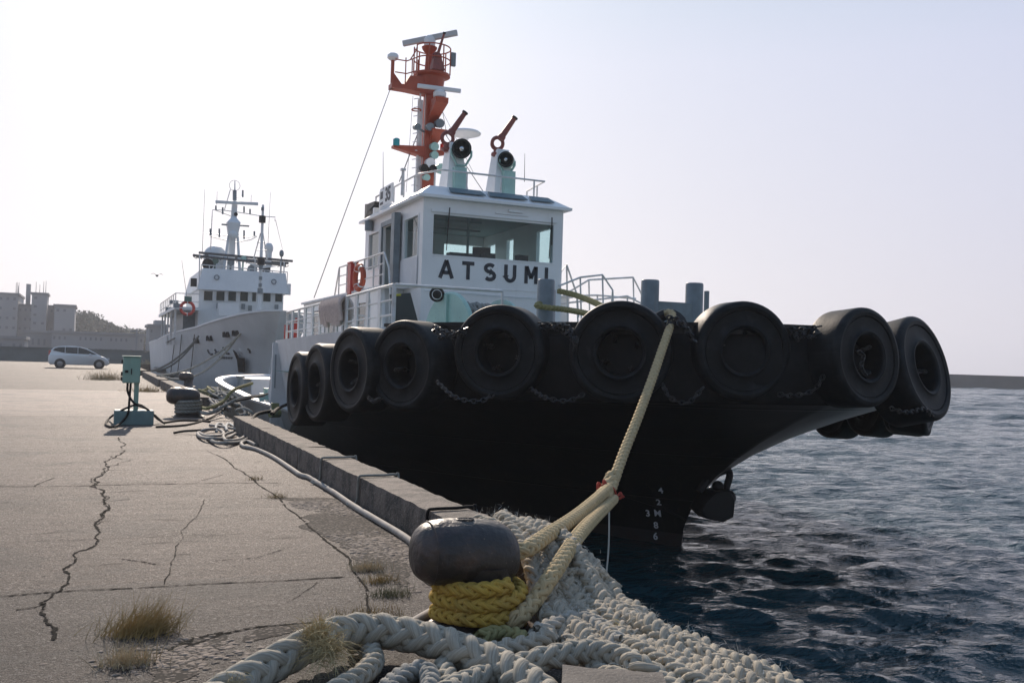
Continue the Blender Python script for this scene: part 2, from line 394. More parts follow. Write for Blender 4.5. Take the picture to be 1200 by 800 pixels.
IRON = mat('bollard_iron', (.022, .018, .017), .47, col2=(.09, .055, .04), scale=4.5, spread=(.48, .74), bump=1., bscale=16, detail=12, spec=.6, bdist=.014, fine=((.13, .1, .08), 70, .68))
CABG = mat('cabinet_green', (.3, .47, .39), .45, col2=(.25, .41, .34), scale=4, streak=((.16, .12, .08), .3))
BASEG = mat('cabinet_base_blue', (.19, .29, .29), .6, col2=(.14, .22, .22), scale=5, bump=.1)
CABLE = mat('black_cable', (.01, .01, .011), .8, spec=.15)
YELLOW = rope_mat_('yellow_rope', (.6, .39, .075), (.5, .33, .09), .7, (.22, .17, .07))
YPALE = rope_mat_('pale_yellow_rope', (.64, .49, .27), (.54, .42, .25), .7, (.3, .27, .18), .4)
OLIVE = mat('olive_rope', (.24, .22, .09), .9, col2=(.3, .27, .12), scale=14, bump=.4, bscale=120)
ROPEW = rope_mat_('white_hawser', (.48, .435, .35), (.39, .36, .295), .9, (.2, .2, .17), .6)
MATW = rope_mat_('rope_mat_white', (.56, .49, .38), (.43, .38, .3), 1., (.26, .25, .21), .6)
ROPEG = mat('grey_old_rope', (.2, .2, .18), .9, col2=(.3, .29, .26), scale=14, bump=.4, bscale=120)
HOSE = mat('grey_white_hose', (.36, .34, .31), .75, col2=(.24, .22, .2), scale=7, spec=.25)
FRAY = mat('frayed_fibre', (.5, .4, .21), .95, col2=(.34, .27, .14), scale=20)
FIBRE = mat('white_fibre', (.6, .59, .54), .95)
STRAW = mat('dry_grass', (.4, .27, .1), .9, col2=(.22, .16, .06), scale=9)
STRAWP = mat('pale_dead_grass', (.54, .43, .27), .9, col2=(.36, .28, .16), scale=9)
SOIL = mat('crack_soil', (.007, .007, .0065), .95, col2=(.03, .028, .024), scale=45, spec=.05, spread=(.5, .75))
PEBBLE = mat('pebbles', (.27, .22, .18), .85, spec=.2, col2=(.11, .093, .078), scale=25, spread=(.4, .6))
KERBM = mat('kerb_concrete', (.15, .12, .1), .85, col2=(.04, .036, .03), scale=5.5, spread=(.4, .62), fine=((.34, .3, .26), 90, .62), bump=.9, bscale=26, bdist=.02, streak=((.02, .02, .016), .95))
BLOCKM = mat('block_concrete', (.12, .105, .092), .85, col2=(.085, .075, .065), scale=4, fine=((.26, .24, .21), 120, .62), bump=.7, bscale=50)
WALLM = mat('seawall_concrete', (.16, .185, .185), .85, col2=(.12, .14, .14), scale=.5, streak=((.07, .08, .08), .5), bump=.2, bscale=3)
BREAKM = mat('breakwater_concrete', (.075, .09, .095), .9, col2=(.05, .06, .062), scale=.15, bump=.3, bscale=2)

def plating(m):
    """hull plates: faint welded seams and slightly dished panels"""
    nt = m.node_tree; L = nt.links.new; b = nt.nodes['Principled BSDF']; tc = nd(nt, 'ShaderNodeTexCoord'); sp_ = nd(nt, 'ShaderNodeSeparateXYZ'); L(tc.outputs['Object'], sp_.inputs[0])
    ad = nd(nt, 'ShaderNodeMath', operation='ADD'); L(sp_.outputs['X'], ad.inputs[0]); L(sp_.outputs['Y'], ad.inputs[1])
    cb = nd(nt, 'ShaderNodeCombineXYZ'); L(ad.outputs[0], cb.inputs['X']); L(sp_.outputs['Z'], cb.inputs['Y'])
    br = nd(nt, 'ShaderNodeTexBrick', i_Scale=1., i_Mortar_Size=.012, i_Mortar_Smooth=.6, i_Brick_Width=2.3, i_Row_Height=.82); L(cb.outputs[0], br.inputs['Vector'])
    bp = nd(nt, 'ShaderNodeBump', i_Strength=.7, i_Distance=.012); L(br.outputs['Fac'], bp.inputs['Height'])
    old = b.inputs['Normal'].links[0].from_socket if b.inputs['Normal'].is_linked else None
    if old: L(old, bp.inputs['Normal'])
    L(bp.outputs[0], b.inputs['Normal'])
plating(HULL)
# ------------------------------------------------------------------ ground: one quay sheet, its cracks and joints
def ground_material():  # aggregate, wear, slab tones, painted sheen strip
    m = bpy.data.materials.new('worn_quay_concrete'); m.use_nodes = True; nt = m.node_tree; L = nt.links.new
    b = nt.nodes['Principled BSDF']; b.inputs['Roughness'].default_value = .7; b.inputs['Specular IOR Level'].default_value = .32
    tc = nd(nt, 'ShaderNodeTexCoord')
    def noise_(scale, detail, lo, hi, sc=(1, 1, 1), rough=.6):
        mp = nd(nt, 'ShaderNodeMapping'); mp.inputs['Scale'].default_value = sc; L(tc.outputs['Object'], mp.inputs['Vector'])
        n = nd(nt, 'ShaderNodeTexNoise', i_Scale=scale, i_Detail=detail, i_Roughness=rough); L(mp.outputs[0], n.inputs['Vector'])
        r = nd(nt, 'ShaderNodeMapRange'); r.inputs['From Min'].default_value = lo; r.inputs['From Max'].default_value = hi
        L(n.outputs['Fac'], r.inputs['Value']); return r.outputs[0], n.outputs['Fac']
    def mix(a, bcol, fac, mode='MIX', amt=1.):
        mx = nd(nt, 'ShaderNodeMix', data_type='RGBA', blend_type=mode)
        for s, v in (('A', a), ('B', bcol)):
            if isinstance(v, tuple): mx.inputs[s].default_value = c4(v)
            else: L(v, mx.inputs[s])
        if amt != 1.:
            q = nd(nt, 'ShaderNodeMath', operation='MULTIPLY'); q.inputs[1].default_value = amt; L(fac, q.inputs[0]); fac = q.outputs[0]
        L(fac, mx.inputs['Factor']); return mx.outputs['Result']
    big, _ = noise_(.3, 7, .4, .6); mid, _ = noise_(2.2, 8, .35, .68); band, _ = noise_(1., 5, .42, .62, (.12, 2.6, 1))
    band2, _ = noise_(1., 3, .5, .58, (.05, 9, 1)); grain, gh = noise_(85., 3, .5, .66); dark, _ = noise_(60., 3, .36, .26); dark2, _ = noise_(7., 9, .62, .72)
    c = mix((.128, .098, .083), (.05, .039, .033), big); c = mix(c, (.17, .131, .111), mid, amt=.55)
    c = mix(c, (.2, .156, .133), band, amt=.6); c = mix(c, (.1, .095, .09), band2, amt=.22)
    c = mix(c, (.06, .056, .052), dark2, amt=.7)
    ban3, _ = noise_(1., 4, .48, .6, (.07, 4.5, 1)); c = mix(c, (.22, .18, .155), ban3, amt=.42)
    c = mix(c, (.38, .34, .3), grain, amt=.45); c = mix(c, (.05, .047, .045), dark, amt=.75)
    stain, _ = noise_(.85, 7, .54, .62, (1.3, .8, 1)); c = mix(c, (.05, .04, .034), stain, amt=.5)
    pale_, _ = noise_(1.5, 8, .56, .66, (.7, 1.2, 1)); c = mix(c, (.3, .245, .212), pale_, amt=.4)
    # exposed aggregate: small stones where the skin has worn off
    vo = nd(nt, 'ShaderNodeTexVoronoi', i_Scale=34.); L(tc.outputs['Object'], vo.inputs['Vector'])
    st = nd(nt, 'ShaderNodeMapRange'); st.inputs['From Min'].default_value = .26; st.inputs['From Max'].default_value = .42
    st.inputs['To Min'].default_value = 1; st.inputs['To Max'].default_value = 0; L(vo.outputs['Distance'], st.inputs['Value'])
    sc = mix((.09, .085, .08), (.4, .375, .35), vo.outputs['Color']); stones = mix((.075, .07, .066), sc, st.outputs[0])
    for vs_, lo_, amt_ in ((150., .86, .75), (70., .91, .75)):      # light and dark grains of the aggregate
        v2 = nd(nt, 'ShaderNodeTexVoronoi', i_Scale=vs_); L(tc.outputs['Object'], v2.inputs['Vector'])
        sp_ = nd(nt, 'ShaderNodeSeparateColor'); L(v2.outputs['Color'], sp_.inputs[0])
        for ch, colr in (('Red', (.5, .45, .4)), ('Green', (.025, .024, .023))):
            r_ = nd(nt, 'ShaderNodeMapRange'); r_.inputs['From Min'].default_value = lo_; r_.inputs['From Max'].default_value = lo_+.05
            L(sp_.outputs[ch], r_.inputs['Value']); c = mix(c, colr, r_.outputs[0], amt=amt_)
    worn, _ = noise_(.9, 7, .55, .6)
    c = mix(c, stones, worn, amt=.55)
    # slab strips differ in tone; the bright far one has sheen painted in
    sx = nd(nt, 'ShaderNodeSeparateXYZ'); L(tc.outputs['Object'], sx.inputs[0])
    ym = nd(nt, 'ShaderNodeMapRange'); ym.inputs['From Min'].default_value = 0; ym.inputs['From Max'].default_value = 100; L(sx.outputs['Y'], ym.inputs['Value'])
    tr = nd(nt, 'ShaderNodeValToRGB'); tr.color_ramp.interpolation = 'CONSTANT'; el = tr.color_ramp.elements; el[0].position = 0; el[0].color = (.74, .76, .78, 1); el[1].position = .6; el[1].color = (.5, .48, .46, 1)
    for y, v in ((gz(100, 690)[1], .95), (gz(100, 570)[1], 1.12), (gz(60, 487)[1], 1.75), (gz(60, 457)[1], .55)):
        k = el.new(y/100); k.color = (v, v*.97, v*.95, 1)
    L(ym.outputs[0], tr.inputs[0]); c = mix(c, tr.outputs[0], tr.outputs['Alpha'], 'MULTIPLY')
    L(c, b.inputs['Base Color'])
    rel, relh = noise_(48., 5, .3, .7, rough=.7); bp = nd(nt, 'ShaderNodeBump', i_Strength=1., i_Distance=.022); L(relh, bp.inputs['Height'])
    mid2, midh = noise_(6., 9, .3, .7, rough=.72); bp2 = nd(nt, 'ShaderNodeBump', i_Strength=.8, i_Distance=.05); L(midh, bp2.inputs['Height']); L(bp.outputs[0], bp2.inputs['Normal'])
    L(bp2.outputs[0], b.inputs['Normal']); return m
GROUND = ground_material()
QX = 2.88                                    # quay edge; water beyond
g = MB()
g.quad((-1500, -60, 0), (QX, -60, 0), (QX, 1500, 0), (-1500, 1500, 0))
g.quad((QX, 113, 0), (70, 113, 0), (70, 1500, 0), (QX, 1500, 0))
g.k = 1
def crack(path, w0, w1, jag=.05, depth=3, z=.004, branch=.0):
    P = [np.asarray(p[:2], float) for p in path]
    for it in range(depth):
        jag *= .8
        Q = [P[0]]
        for a, b in zip(P, P[1:]):
            d = b-a; n = np.array((-d[1], d[0]))
            Q += [(a+b)/2+n*random.gauss(0, jag), b]
        P = Q
    n = len(P); lw = []
    for i in range(n):
        d = P[min(i+1, n-1)]-P[max(i-1, 0)]; d = d/max(np.linalg.norm(d), 1e-6); nn = np.array((-d[1], d[0]))
        w = random.uniform(w0, w1)*(.35 if i in (0, n-1) else 1)*(1.6 if random.random() < .1 else 1)
        lw.append((P[i]+nn*w*random.uniform(.3, .7), P[i]-nn*w*random.uniform(.3, .7)))
        if branch and random.random() < branch:
            e = P[i]+np.array((random.gauss(0, .22), random.gauss(0, .1))); crack([P[i], e], w0*.3, w0*.6, .12, 2, z+.0007)
    for (a, b), (c, d) in zip(lw, lw[1:]):
        if depth > 3 and random.random() < .07: continue
        g.quad((*a, z), (*b, z), (*d, z), (*c, z))
main = [(140, 512), (146, 522), (136, 534), (124, 545), (121, 555), (114, 566), (107, 570), (120, 580), (122, 588), (120, 602), (111, 616),
        (116, 625), (110, 640), (90, 654), (75, 666), (80, 678), (72, 692), (60, 700), (50, 712), (54, 724), (64, 738), (63, 750)]
crack([gz(*p) for p in main], .004, .03, .1, 4, branch=.14); crack([gz(a+random.uniform(-3, 3), b+random.uniform(-2, 2)) for a, b in main[2:11]], .004, .016, .16, 4)
for pts, w0, w1 in (([(-40, 701), (0, 699), (72, 693), (192, 687), (250, 684), (405, 676)], .012, .03),
                    ([(-60, 571), (0, 570), (107, 569), (207, 567), (330, 566)], .02, .035),
                    ([(-60, 531), (60, 530), (200, 528), (255, 527)], .012, .024), ([(-60, 637), (40, 634), (150, 630), (270, 626), (372, 621)], .006, .012), ([(240, 527), (262, 537), (278, 550), (290, 557), (325, 582), (352, 607), (380, 632), (410, 655), (430, 690), (440, 730)], .012, .035),
                    ([(212, 760), (260, 743), (300, 735), (362, 730), (430, 718)], .012, .04),
                    ([(170, 770), (200, 762), (228, 748), (262, 741)], .02, .07),
                    ([(-60, 487), (0, 486), (90, 485), (130, 484)], .01, .03), ([(-60, 457), (0, 456), (140, 457)], .02, .05),
                    ([(192, 686), (200, 660), (206, 640), (212, 622), (230, 606), (236, 595), (240, 585)], .006, .014),
                    ([(142, 655), (165, 658), (188, 662)], .012, .025), ([(40, 570), (55, 563), (64, 560)], .014, .03),
                    ([(262, 585), (300, 584), (330, 583), (380, 582)], .008, .016), ([(235, 563), (250, 559), (262, 556)], .008, .02),
                    ([(250, 657), (300, 654), (340, 641)], .006, .014), ([(0, 590), (12, 588)], .01, .02), ([(18, 715), (40, 712), (56, 706)], .01, .025),
                    ([(335, 706), (362, 690), (372, 682)], .005, .01), ([(60, 445), (120, 449), (175, 452)], .03, .07)):
    crack([gz(*p) for p in pts], w0*.35, w1*.75, .03, 4)
for i in range(46):       # short hairline breaks
    x, y = random.uniform(-5, 2.2), random.uniform(3.2, 16)
    a = random.gauss(0, .35); l = random.uniform(.1, .5)
    crack([(x, y), (x+l*math.cos(a), y+l*math.sin(a))], .004, .012, .09, 2)
# skin broken away: aggregate laid bare between the seam and the kerb, and at the lower left
def agg_material():
    m = mat('bare_aggregate', (.05, .044, .039), .9, spec=.15); nt = m.node_tree; L = nt.links.new; b = nt.nodes['Principled BSDF']
    tc = nd(nt, 'ShaderNodeTexCoord'); v = nd(nt, 'ShaderNodeTexVoronoi', i_Scale=36.); mp = nd(nt, 'ShaderNodeMapping'); mp.inputs['Scale'].default_value = (1, 1.5, 1)
    L(tc.outputs['Object'], mp.inputs['Vector']); L(mp.outputs[0], v.inputs['Vector'])
    r = nd(nt, 'ShaderNodeMapRange'); r.inputs['From Min'].default_value = .3; r.inputs['From Max'].default_value = .5; r.inputs['To Min'].default_value = 1; r.inputs['To Max'].default_value = 0; L(v.outputs['Distance'], r.inputs['Value'])
    sp_ = nd(nt, 'ShaderNodeSeparateColor'); L(v.outputs['Color'], sp_.inputs[0])
    a = nd(nt, 'ShaderNodeMix', data_type='RGBA'); a.inputs['A'].default_value = c4((.07, .06, .052)); a.inputs['B'].default_value = c4((.27, .225, .185)); L(sp_.outputs['Red'], a.inputs['Factor'])
    q_ = nd(nt, 'ShaderNodeMix', data_type='RGBA'); q_.inputs['A'].default_value = c4((.022, .02, .018)); L(a.outputs['Result'], q_.inputs['B']); L(r.outputs[0], q_.inputs['Factor']); L(q_.outputs['Result'], b.inputs['Base Color'])
    bp = nd(nt, 'ShaderNodeBump', i_Strength=.5, i_Distance=.006); L(r.outputs[0], bp.inputs['Height']); L(bp.outputs[0], b.inputs['Normal']); return m
g.k = 2
SEAM = [gz(*p_) for p_ in ((290, 557), (325, 582), (352, 607), (380, 632), (410, 655), (428, 688))]
seam_x = lambda y: float(np.interp(y, [p_[1] for p_ in SEAM[::-1]], [p_[0] for p_ in SEAM[::-1]]))
def ragged(pts, z=.0025, j=.035):
    P = [np.asarray(p_, float)[:2] for p_ in pts]
    for it in range(4):
        Q = []
        for a, b in zip(P, P[1:]+P[:1]): d = b-a; Q += [a, (a+b)/2+np.array((-d[1], d[0]))*RNG.normal(0, j*4)]
        P = Q
    for t in tessellate_polygon([[Vector((*p_, z)) for p_ in P]]): g.quad(*[(*P[i], z) for i in t])
ragged([gz(*p_) for p_ in ((322, 584), (378, 583), (425, 606), (478, 640), (488, 668), (470, 690), (440, 672), (412, 652), (382, 630), (350, 606))])
ragged([gz(*p_) for p_ in ((196, 764), (222, 750), (262, 742), (258, 760), (232, 790), (205, 806), (178, 790))])
ragged([gz(*p_) for p_ in ((300, 738), (352, 730), (372, 733), (330, 744), (285, 752))], j=.02)
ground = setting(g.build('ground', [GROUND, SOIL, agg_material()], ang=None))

# pebbles: broken skin of the slab beside the kerb and by the dry tuft
def scatter_pebbles():
    V, F = [], []
    def stone(x, y, r):
        o = len(V); a0 = random.uniform(0, 6.3); h = r*random.uniform(.08, .2); e = random.uniform(.5, 1)
        for rr, z in ((1., 0.), (.75, h)):
            for k in range(6):
                a = a0+k*math.pi/3; V.append((x+math.cos(a)*r*rr*random.uniform(.85, 1.1), y+math.sin(a)*r*rr*e, z+.001))
        V.append((x, y, h*1.25+.001))
        for k in range(6):
            F.append((o+k, o+(k+1) % 6, o+6+(k+1) % 6)); F.append((o+k, o+6+(k+1) % 6, o+6+k)); F.append((o+6+k, o+6+(k+1) % 6, o+12))
    for i in range(9000):
        x = random.uniform(1.7, 2.42); y = random.uniform(4.6, 10.2)
        edge = seam_x(y)+.06; keep = noise.noise((x*1.3, y*.9, 3))
        if x > edge and keep > random.gauss(.02, .16) and 5.9 < y < 9.9: stone(x, y, random.choice((.008, .012, .016, .022, .028))*random.uniform(.8, 1.2))
    c = gz(212, 768)
    for i in range(420):
        x, y = c[0]+random.gauss(0, .16), c[1]+random.gauss(0, .12); stone(x, y, random.uniform(.008, .026))
    for i in range(1600):
        stone(random.uniform(-4, 2.3), 3.0+abs(random.gauss(0, 3.5)), random.uniform(.003, .009))
    return np_mesh('gravel', V, F, PEBBLE, None, None)
tag(scatter_pebbles(), 'loose grey pebbles and broken concrete chips on the quay', 'gravel', kind='stuff')

# quay wall under the edge, kerb blocks on top of it
q = MB(); q.box(2.3, QX-.004, -60, 113, -6, -.012); q.box(QX-.3, 69, 113.02, 114, -6, -.012)
setting(q.build('quay_wall', KERBM, ang=None))
def rough_block(mb, x0, x1, y0, y1, z0, z1, res=.09, amp=.008, seed=0):
    """box with worn, slightly chipped faces"""
    def fill(a0, a1): n = max(1, int(round((a1-a0)/res))); return [a0+(a1-a0)*i/n for i in range(n+1)]
    X, Y, Z = fill(x0, x1), fill(y0, y1), fill(z0, z1); cx, cy, cz = (x0+x1)/2, (y0+y1)/2, (z0+z1)/2
    idx = {}
    def vid(p):
        k = tuple(round(c, 4) for c in p)
        if k not in idx:
            e = sum((abs(k[i]-m) < 1e-3) for i, m in ((0, x0), (0, x1), (1, y0), (1, y1), (2, z1)))
            n = noise.noise_vector((k[0]*6+seed, k[1]*6, k[2]*6)); a = amp*(1+(e > 1)*1.6)
            v = np.array(k)+np.array(n)*a
            if e > 1: v += (np.array((cx, k[1], cz))-v)*.035*(1+max(0, noise.noise((k[1]*3, seed, 1)))*1.5)
            idx[k] = len(mb.v); mb.v.append(tuple(v))
        return idx[k]
    def face(pts): mb.f.append(tuple(vid(p) for p in pts)); mb.m.append(mb.k)
    for i in range(len(Y)-1):
        for j in range(len(X)-1): face([(X[j], Y[i], z1), (X[j+1], Y[i], z1), (X[j+1], Y[i+1], z1), (X[j], Y[i+1], z1)])
        for j in range(len(Z)-1):
            face([(x0, Y[i+1], Z[j]), (x0, Y[i], Z[j]), (x0, Y[i], Z[j+1]), (x0, Y[i+1], Z[j+1])])
            face([(x1, Y[i], Z[j]), (x1, Y[i+1], Z[j]), (x1, Y[i+1], Z[j+1]), (x1, Y[i], Z[j+1])])
    for i in range(len(X)-1):
        for j in range(len(Z)-1):
            face([(X[i], y0, Z[j]), (X[i+1], y0, Z[j]), (X[i+1], y0, Z[j+1]), (X[i], y0, Z[j+1])])
            face([(X[i+1], y1, Z[j]), (X[i], y1, Z[j]), (X[i], y1, Z[j+1]), (X[i+1], y1, Z[j+1])])
kb = MB()
for y0, y1 in ((5.5, 9.35), (9.37, 12.6), (12.62, 15.8), (15.82, 18.95)): rough_block(kb, 2.46, 2.85, y0, y1, -.002, .3, .08, .004, y0)
for y0, y1 in ((26.7, 31.5), (31.52, 36.5), (36.52, 41.5), (43, 50), (50.02, 58), (61, 72), (75, 95)): rough_block(kb, 2.46, 2.87, y0, y1, -.002, .31, .2, .008, y0)
setting(kb.build('kerb', KERBM, ang=50))
bl = MB(); rough_block(bl, -.2, .24, -.5, .5, 0, .2, .06, .006, 3)
blk = bl.build('concrete_block', BLOCKM, ang=40)
p = gz(722, 830, .2); blk.location = (p[0]-.02, p[1], 0); blk.rotation_euler = (0, 0, R(-28))
tag(blk, 'worn concrete block lying at the quay edge under the white rope mat', 'block')

# ------------------------------------------------------------------ water
def water_material():
    m = bpy.data.materials.new('harbour_water'); m.use_nodes = True; nt = m.node_tree; L = nt.links.new
    b = nt.nodes['Principled BSDF']; b.inputs['Base Color'].default_value = (.009, .038, .047, 1); b.inputs['Roughness'].default_value = .06
    b.inputs['IOR'].default_value = 1.333; b.inputs['Specular IOR Level'].default_value = .5
    tc = nd(nt, 'ShaderNodeTexCoord'); prev = None
    for sc, st, dist, stretch in ((.3, .8, .7, (1, 2., 1)), (.9, .7, .25, (1, 1.8, 1)), (2.6, .8, .1, (1, 1.9, 1)), (7., .8, .05, (1, 1.9, 1)), (19., .5, .012, (1, 1.7, 1))):
        mp = nd(nt, 'ShaderNodeMapping'); mp.inputs['Scale'].default_value = stretch; mp.inputs['Rotation'].default_value = (0, 0, R(26)); L(tc.outputs['Object'], mp.inputs['Vector'])
        n = nd(nt, 'ShaderNodeTexNoise', i_Scale=sc, i_Detail=4., i_Roughness=.55); L(mp.outputs[0], n.inputs['Vector'])
        bp = nd(nt, 'ShaderNodeBump', i_Strength=st, i_Distance=dist); L(n.outputs['Fac'], bp.inputs['Height'])
        if prev: L(prev, bp.inputs['Normal'])
        prev = bp.outputs[0]
    L(prev, b.inputs['Normal']); return m
def water():
    rad = np.concatenate([np.exp(np.linspace(math.log(2.6), math.log(320), 860)), np.exp(np.linspace(math.log(330), math.log(9000), 40))]); nr, na = len(rad), 640
    az = np.linspace(R(-14), R(86), na)
    Rr, A = np.meshgrid(rad, az, indexing='ij'); X = Rr*np.sin(A); Y = Rr*np.cos(A); Z = np.zeros_like(X)
    cell = np.gradient(rad)[:, None]*np.ones_like(Rr)
    for i in range(46):
        lam = math.exp(RNG.uniform(math.log(.28), math.log(1.5))); th = R(28)+RNG.normal(0, .6)
        k = 2*math.pi/lam; am = .0074*lam**.85*RNG.uniform(.5, 1.1); ph = RNG.uniform(0, 6.28)
        fade = np.clip((lam/cell-2.2)/3, 0, 1)
        s = np.sin(k*(X*math.sin(th)+Y*math.cos(th))+ph+.6*np.sin(.21*X+i)+.5*np.sin(.17*Y+2*i))
        Z += am*fade*(s+.35*s*s)
    for i in range(40):      # longer waves out in the open harbour
        lam = math.exp(RNG.uniform(math.log(2.2), math.log(9))); th = R(30)+RNG.normal(0, .5); k = 2*math.pi/lam; ph = RNG.uniform(0, 6.28)
        s = np.sin(k*(X*math.sin(th)+Y*math.cos(th))+ph+.9*np.sin(.07*X+i)+.8*np.sin(.06*Y+2*i))
        Z += .0085*lam*.8*RNG.uniform(.5, 1.1)*np.clip((lam/cell-2.2)/3, 0, 1)*np.clip((Rr-22)/70, .0, 1)*(s+.3*s*s)
    V = np.stack([X, Y, Z-1.5-.01], -1).reshape(-1, 3)
    i = np.arange(nr-1)[:, None]; j = np.arange(na-1)[None, :]
    F = np.stack([i*na+j, (i+1)*na+j, (i+1)*na+j+1, i*na+j+1], -1).reshape(-1, 4)
    return np_mesh('water', V, F, water_material())
setting(water())

# ------------------------------------------------------------------ far shore
def wall_thing():
    s = MB(); s.box(-160, 6.2, 112, 112.6, -.01, 1.42); s.box(-160, 6.2, 111.9, 112.7, 1.42, 1.5)
    t = s.build('seawall', WALLM, ang=None); tag(t, 'long low grey seawall crossing behind the parked white car', 'wall')
wall_thing()
# breakwater across the harbour on the right
bw = MB()
d0, d1 = gz(640, 442, -1.5), gz(1420, 466, -1.5)
c = gz(1135, 455, -1.5); ax = Vector((math.cos(YAW), -math.sin(YAW), 0)); nn = Vector((math.sin(YAW), math.cos(YAW), 0)); C0 = Vector(c)
P = [(0, -2.5), (.0, 1.32), (.9, 1.32), (.9, 1.62), (5, 1.62), (5, -2.5)]
ring = lambda t: [tuple(C0+ax*t+nn*(u)+Vector((0, 0, w+1.5-0.0))) for u, w in P]
bw.loft([ring(t) for t in (-150, -60, 0, 60, 160, 400)])
tag(bw.build('breakwater', BREAKM, ang=20), 'long dark breakwater on the far side of the water', 'breakwater')

FARC = mat('far_building_grey', (.3, .315, .335), .9, col2=(.26, .275, .29), scale=.08); FARD = mat('far_building_dark', (.25, .265, .28), .9, col2=(.21, .225, .24), scale=.08)  # lighter and darker far blocks, a little bluish haze painted into both
FARW = mat('far_windows', (.13, .145, .16), .6); FARR = mat('far_roof', (.2, .21, .22), .8)  # window colour kept pale, distance haze painted into it
def far_building(name, label, px0, px1, ytop, ybase, Y, depth, floors, cols, m=FARC, side=None, extra=None, win=True, group='buildings beyond the seawall', cat='building'):
    a, b = gy(px0, ybase, Y), gy(px1, ybase, Y); zt = gy((px0+px1)/2, ytop, Y)[2]; zb = 0
    root = tag(empty(name, ((a[0]+b[0])/2, Y+depth/2, 0)), label, cat, group)
    w = MB(); w.box(a[0], b[0], Y, Y+depth, zb-.01, zt); w.build('wall', m, root, None)
    r = MB(); r.box(a[0]-.3, b[0]+.3, Y-.3, Y+depth+.3, zt, zt+.5); r.build('roof', FARR, root, None)
    if win:
        h = (zt-zb)/floors; wd = (b[0]-a[0])/cols
        for f in range(floors):
            for cc in range(cols):
                if random.random() < .3: continue
                q = MB(); x = a[0]+wd*(cc+.5); z = zb+h*(f+.55)
                q.box(x-wd*.2, x+wd*.2, Y-.06, Y+.1, z-h*.1, z+h*.18); q.build('window', FARW, root, None)
    if extra: extra(root, a, b, zt)
    return root
def aerials(root, a, b, zt):
    for t in (.2, .45, .7, .85):
        q = MB(); x = a[0]+(b[0]-a[0])*t; h = random.uniform(2.4, 4.2)
        q.cyl((x, a[1]+3, zt+.4), (x, a[1]+3, zt+h), .09, .05, 6); q.build('aerial', FARD, root)
def chimney(root, a, b, zt):
    q = MB(); x = a[0]+(b[0]-a[0])*.25; q.box(x-.5, x+.5, a[1]+2, a[1]+3.4, zt, zt+5.6); q.build('chimney', FARC, root, None)
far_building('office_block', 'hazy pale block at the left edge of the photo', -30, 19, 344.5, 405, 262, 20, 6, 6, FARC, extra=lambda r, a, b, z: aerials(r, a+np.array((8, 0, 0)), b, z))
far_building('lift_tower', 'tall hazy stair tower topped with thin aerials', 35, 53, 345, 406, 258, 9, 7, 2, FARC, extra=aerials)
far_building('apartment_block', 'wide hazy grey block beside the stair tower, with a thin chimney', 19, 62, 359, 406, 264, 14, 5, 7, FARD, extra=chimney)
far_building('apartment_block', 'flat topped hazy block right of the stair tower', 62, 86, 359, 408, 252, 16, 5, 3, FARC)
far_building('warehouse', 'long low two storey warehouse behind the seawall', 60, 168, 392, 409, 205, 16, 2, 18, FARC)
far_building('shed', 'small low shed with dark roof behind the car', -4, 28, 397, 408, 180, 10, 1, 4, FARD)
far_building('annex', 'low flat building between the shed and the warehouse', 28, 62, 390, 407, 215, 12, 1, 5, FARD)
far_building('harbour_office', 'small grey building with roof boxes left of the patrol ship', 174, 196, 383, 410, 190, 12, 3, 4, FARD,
             extra=lambda r, a, b, z: MB().box(a[0]+1, b[0]-.6, a[1]+2, a[1]+7, z+.5, z+1.3).build('roof_box', FARC, r, None))
# wooded hill
def hill():
    Y = 330; V, F = [], []; n, m = 70, 26
    a, b = gy(40, 400, Y)[0], gy(330, 400, Y)[0]
    prof = [(70, 388), (86, 371), (100, 369), (114, 374), (124, 383), (140, 390), (165, 393), (190, 394), (240, 396), (300, 399)]
    xs = [gy(p_[0], p_[1], Y)[0] for p_ in prof]; zs = [gy(p_[0], p_[1], Y)[2] for p_ in prof]
    top = lambda x: float(np.interp(x, xs, zs))
    for i in range(n+1):
        for j in range(m+1):
            x = a+(b-a)*i/n; v = j/m*2-1; z = max(-.5, top(x)*(1-v*v)*.86+noise.noise((x*.1, v*3, 0))*1.2-.4)
            V.append((x, Y+v*60, z))
    for i in range(n):
        for j in range(m): F.append((i*(m+1)+j, (i+1)*(m+1)+j, (i+1)*(m+1)+j+1, i*(m+1)+j+1))
    setting(np_mesh('hill', V, F, mat('hill_scrub', (.05, .06, .035), .95, col2=(.03, .04, .025), scale=.2), None, 180))
    LV, LF = [], []
    for t in range(950):     # crowns: clumps of leaf-sized faces over the slope
        x = random.uniform(xs[0], xs[-1]); v = random.uniform(-.95, .1); z = top(x)*(1-v*v)*.86-.4; r = random.uniform(1.2, 2.9)
        for k in range(34):
            d = RNG.normal(0, 1, 3); d /= np.linalg.norm(d); d[2] = abs(d[2])*.9
            c_ = np.array((x, Y+v*60, z+r*.3))+d*r*random.uniform(.7, 1.05); o = len(LV); u = RNG.normal(0, .42, (3, 3))
            LV.extend((c_+u).tolist()); LF.append((o, o+1, o+2))
    tag(np_mesh('hillside_wood', LV, LF, mat('wood_leaves', (.05, .065, .035), .9, col2=(.085, .095, .05), scale=.6), None, None),
        'dark wooded hillside fading into haze behind the warehouse', 'wood', kind='stuff')
hill()
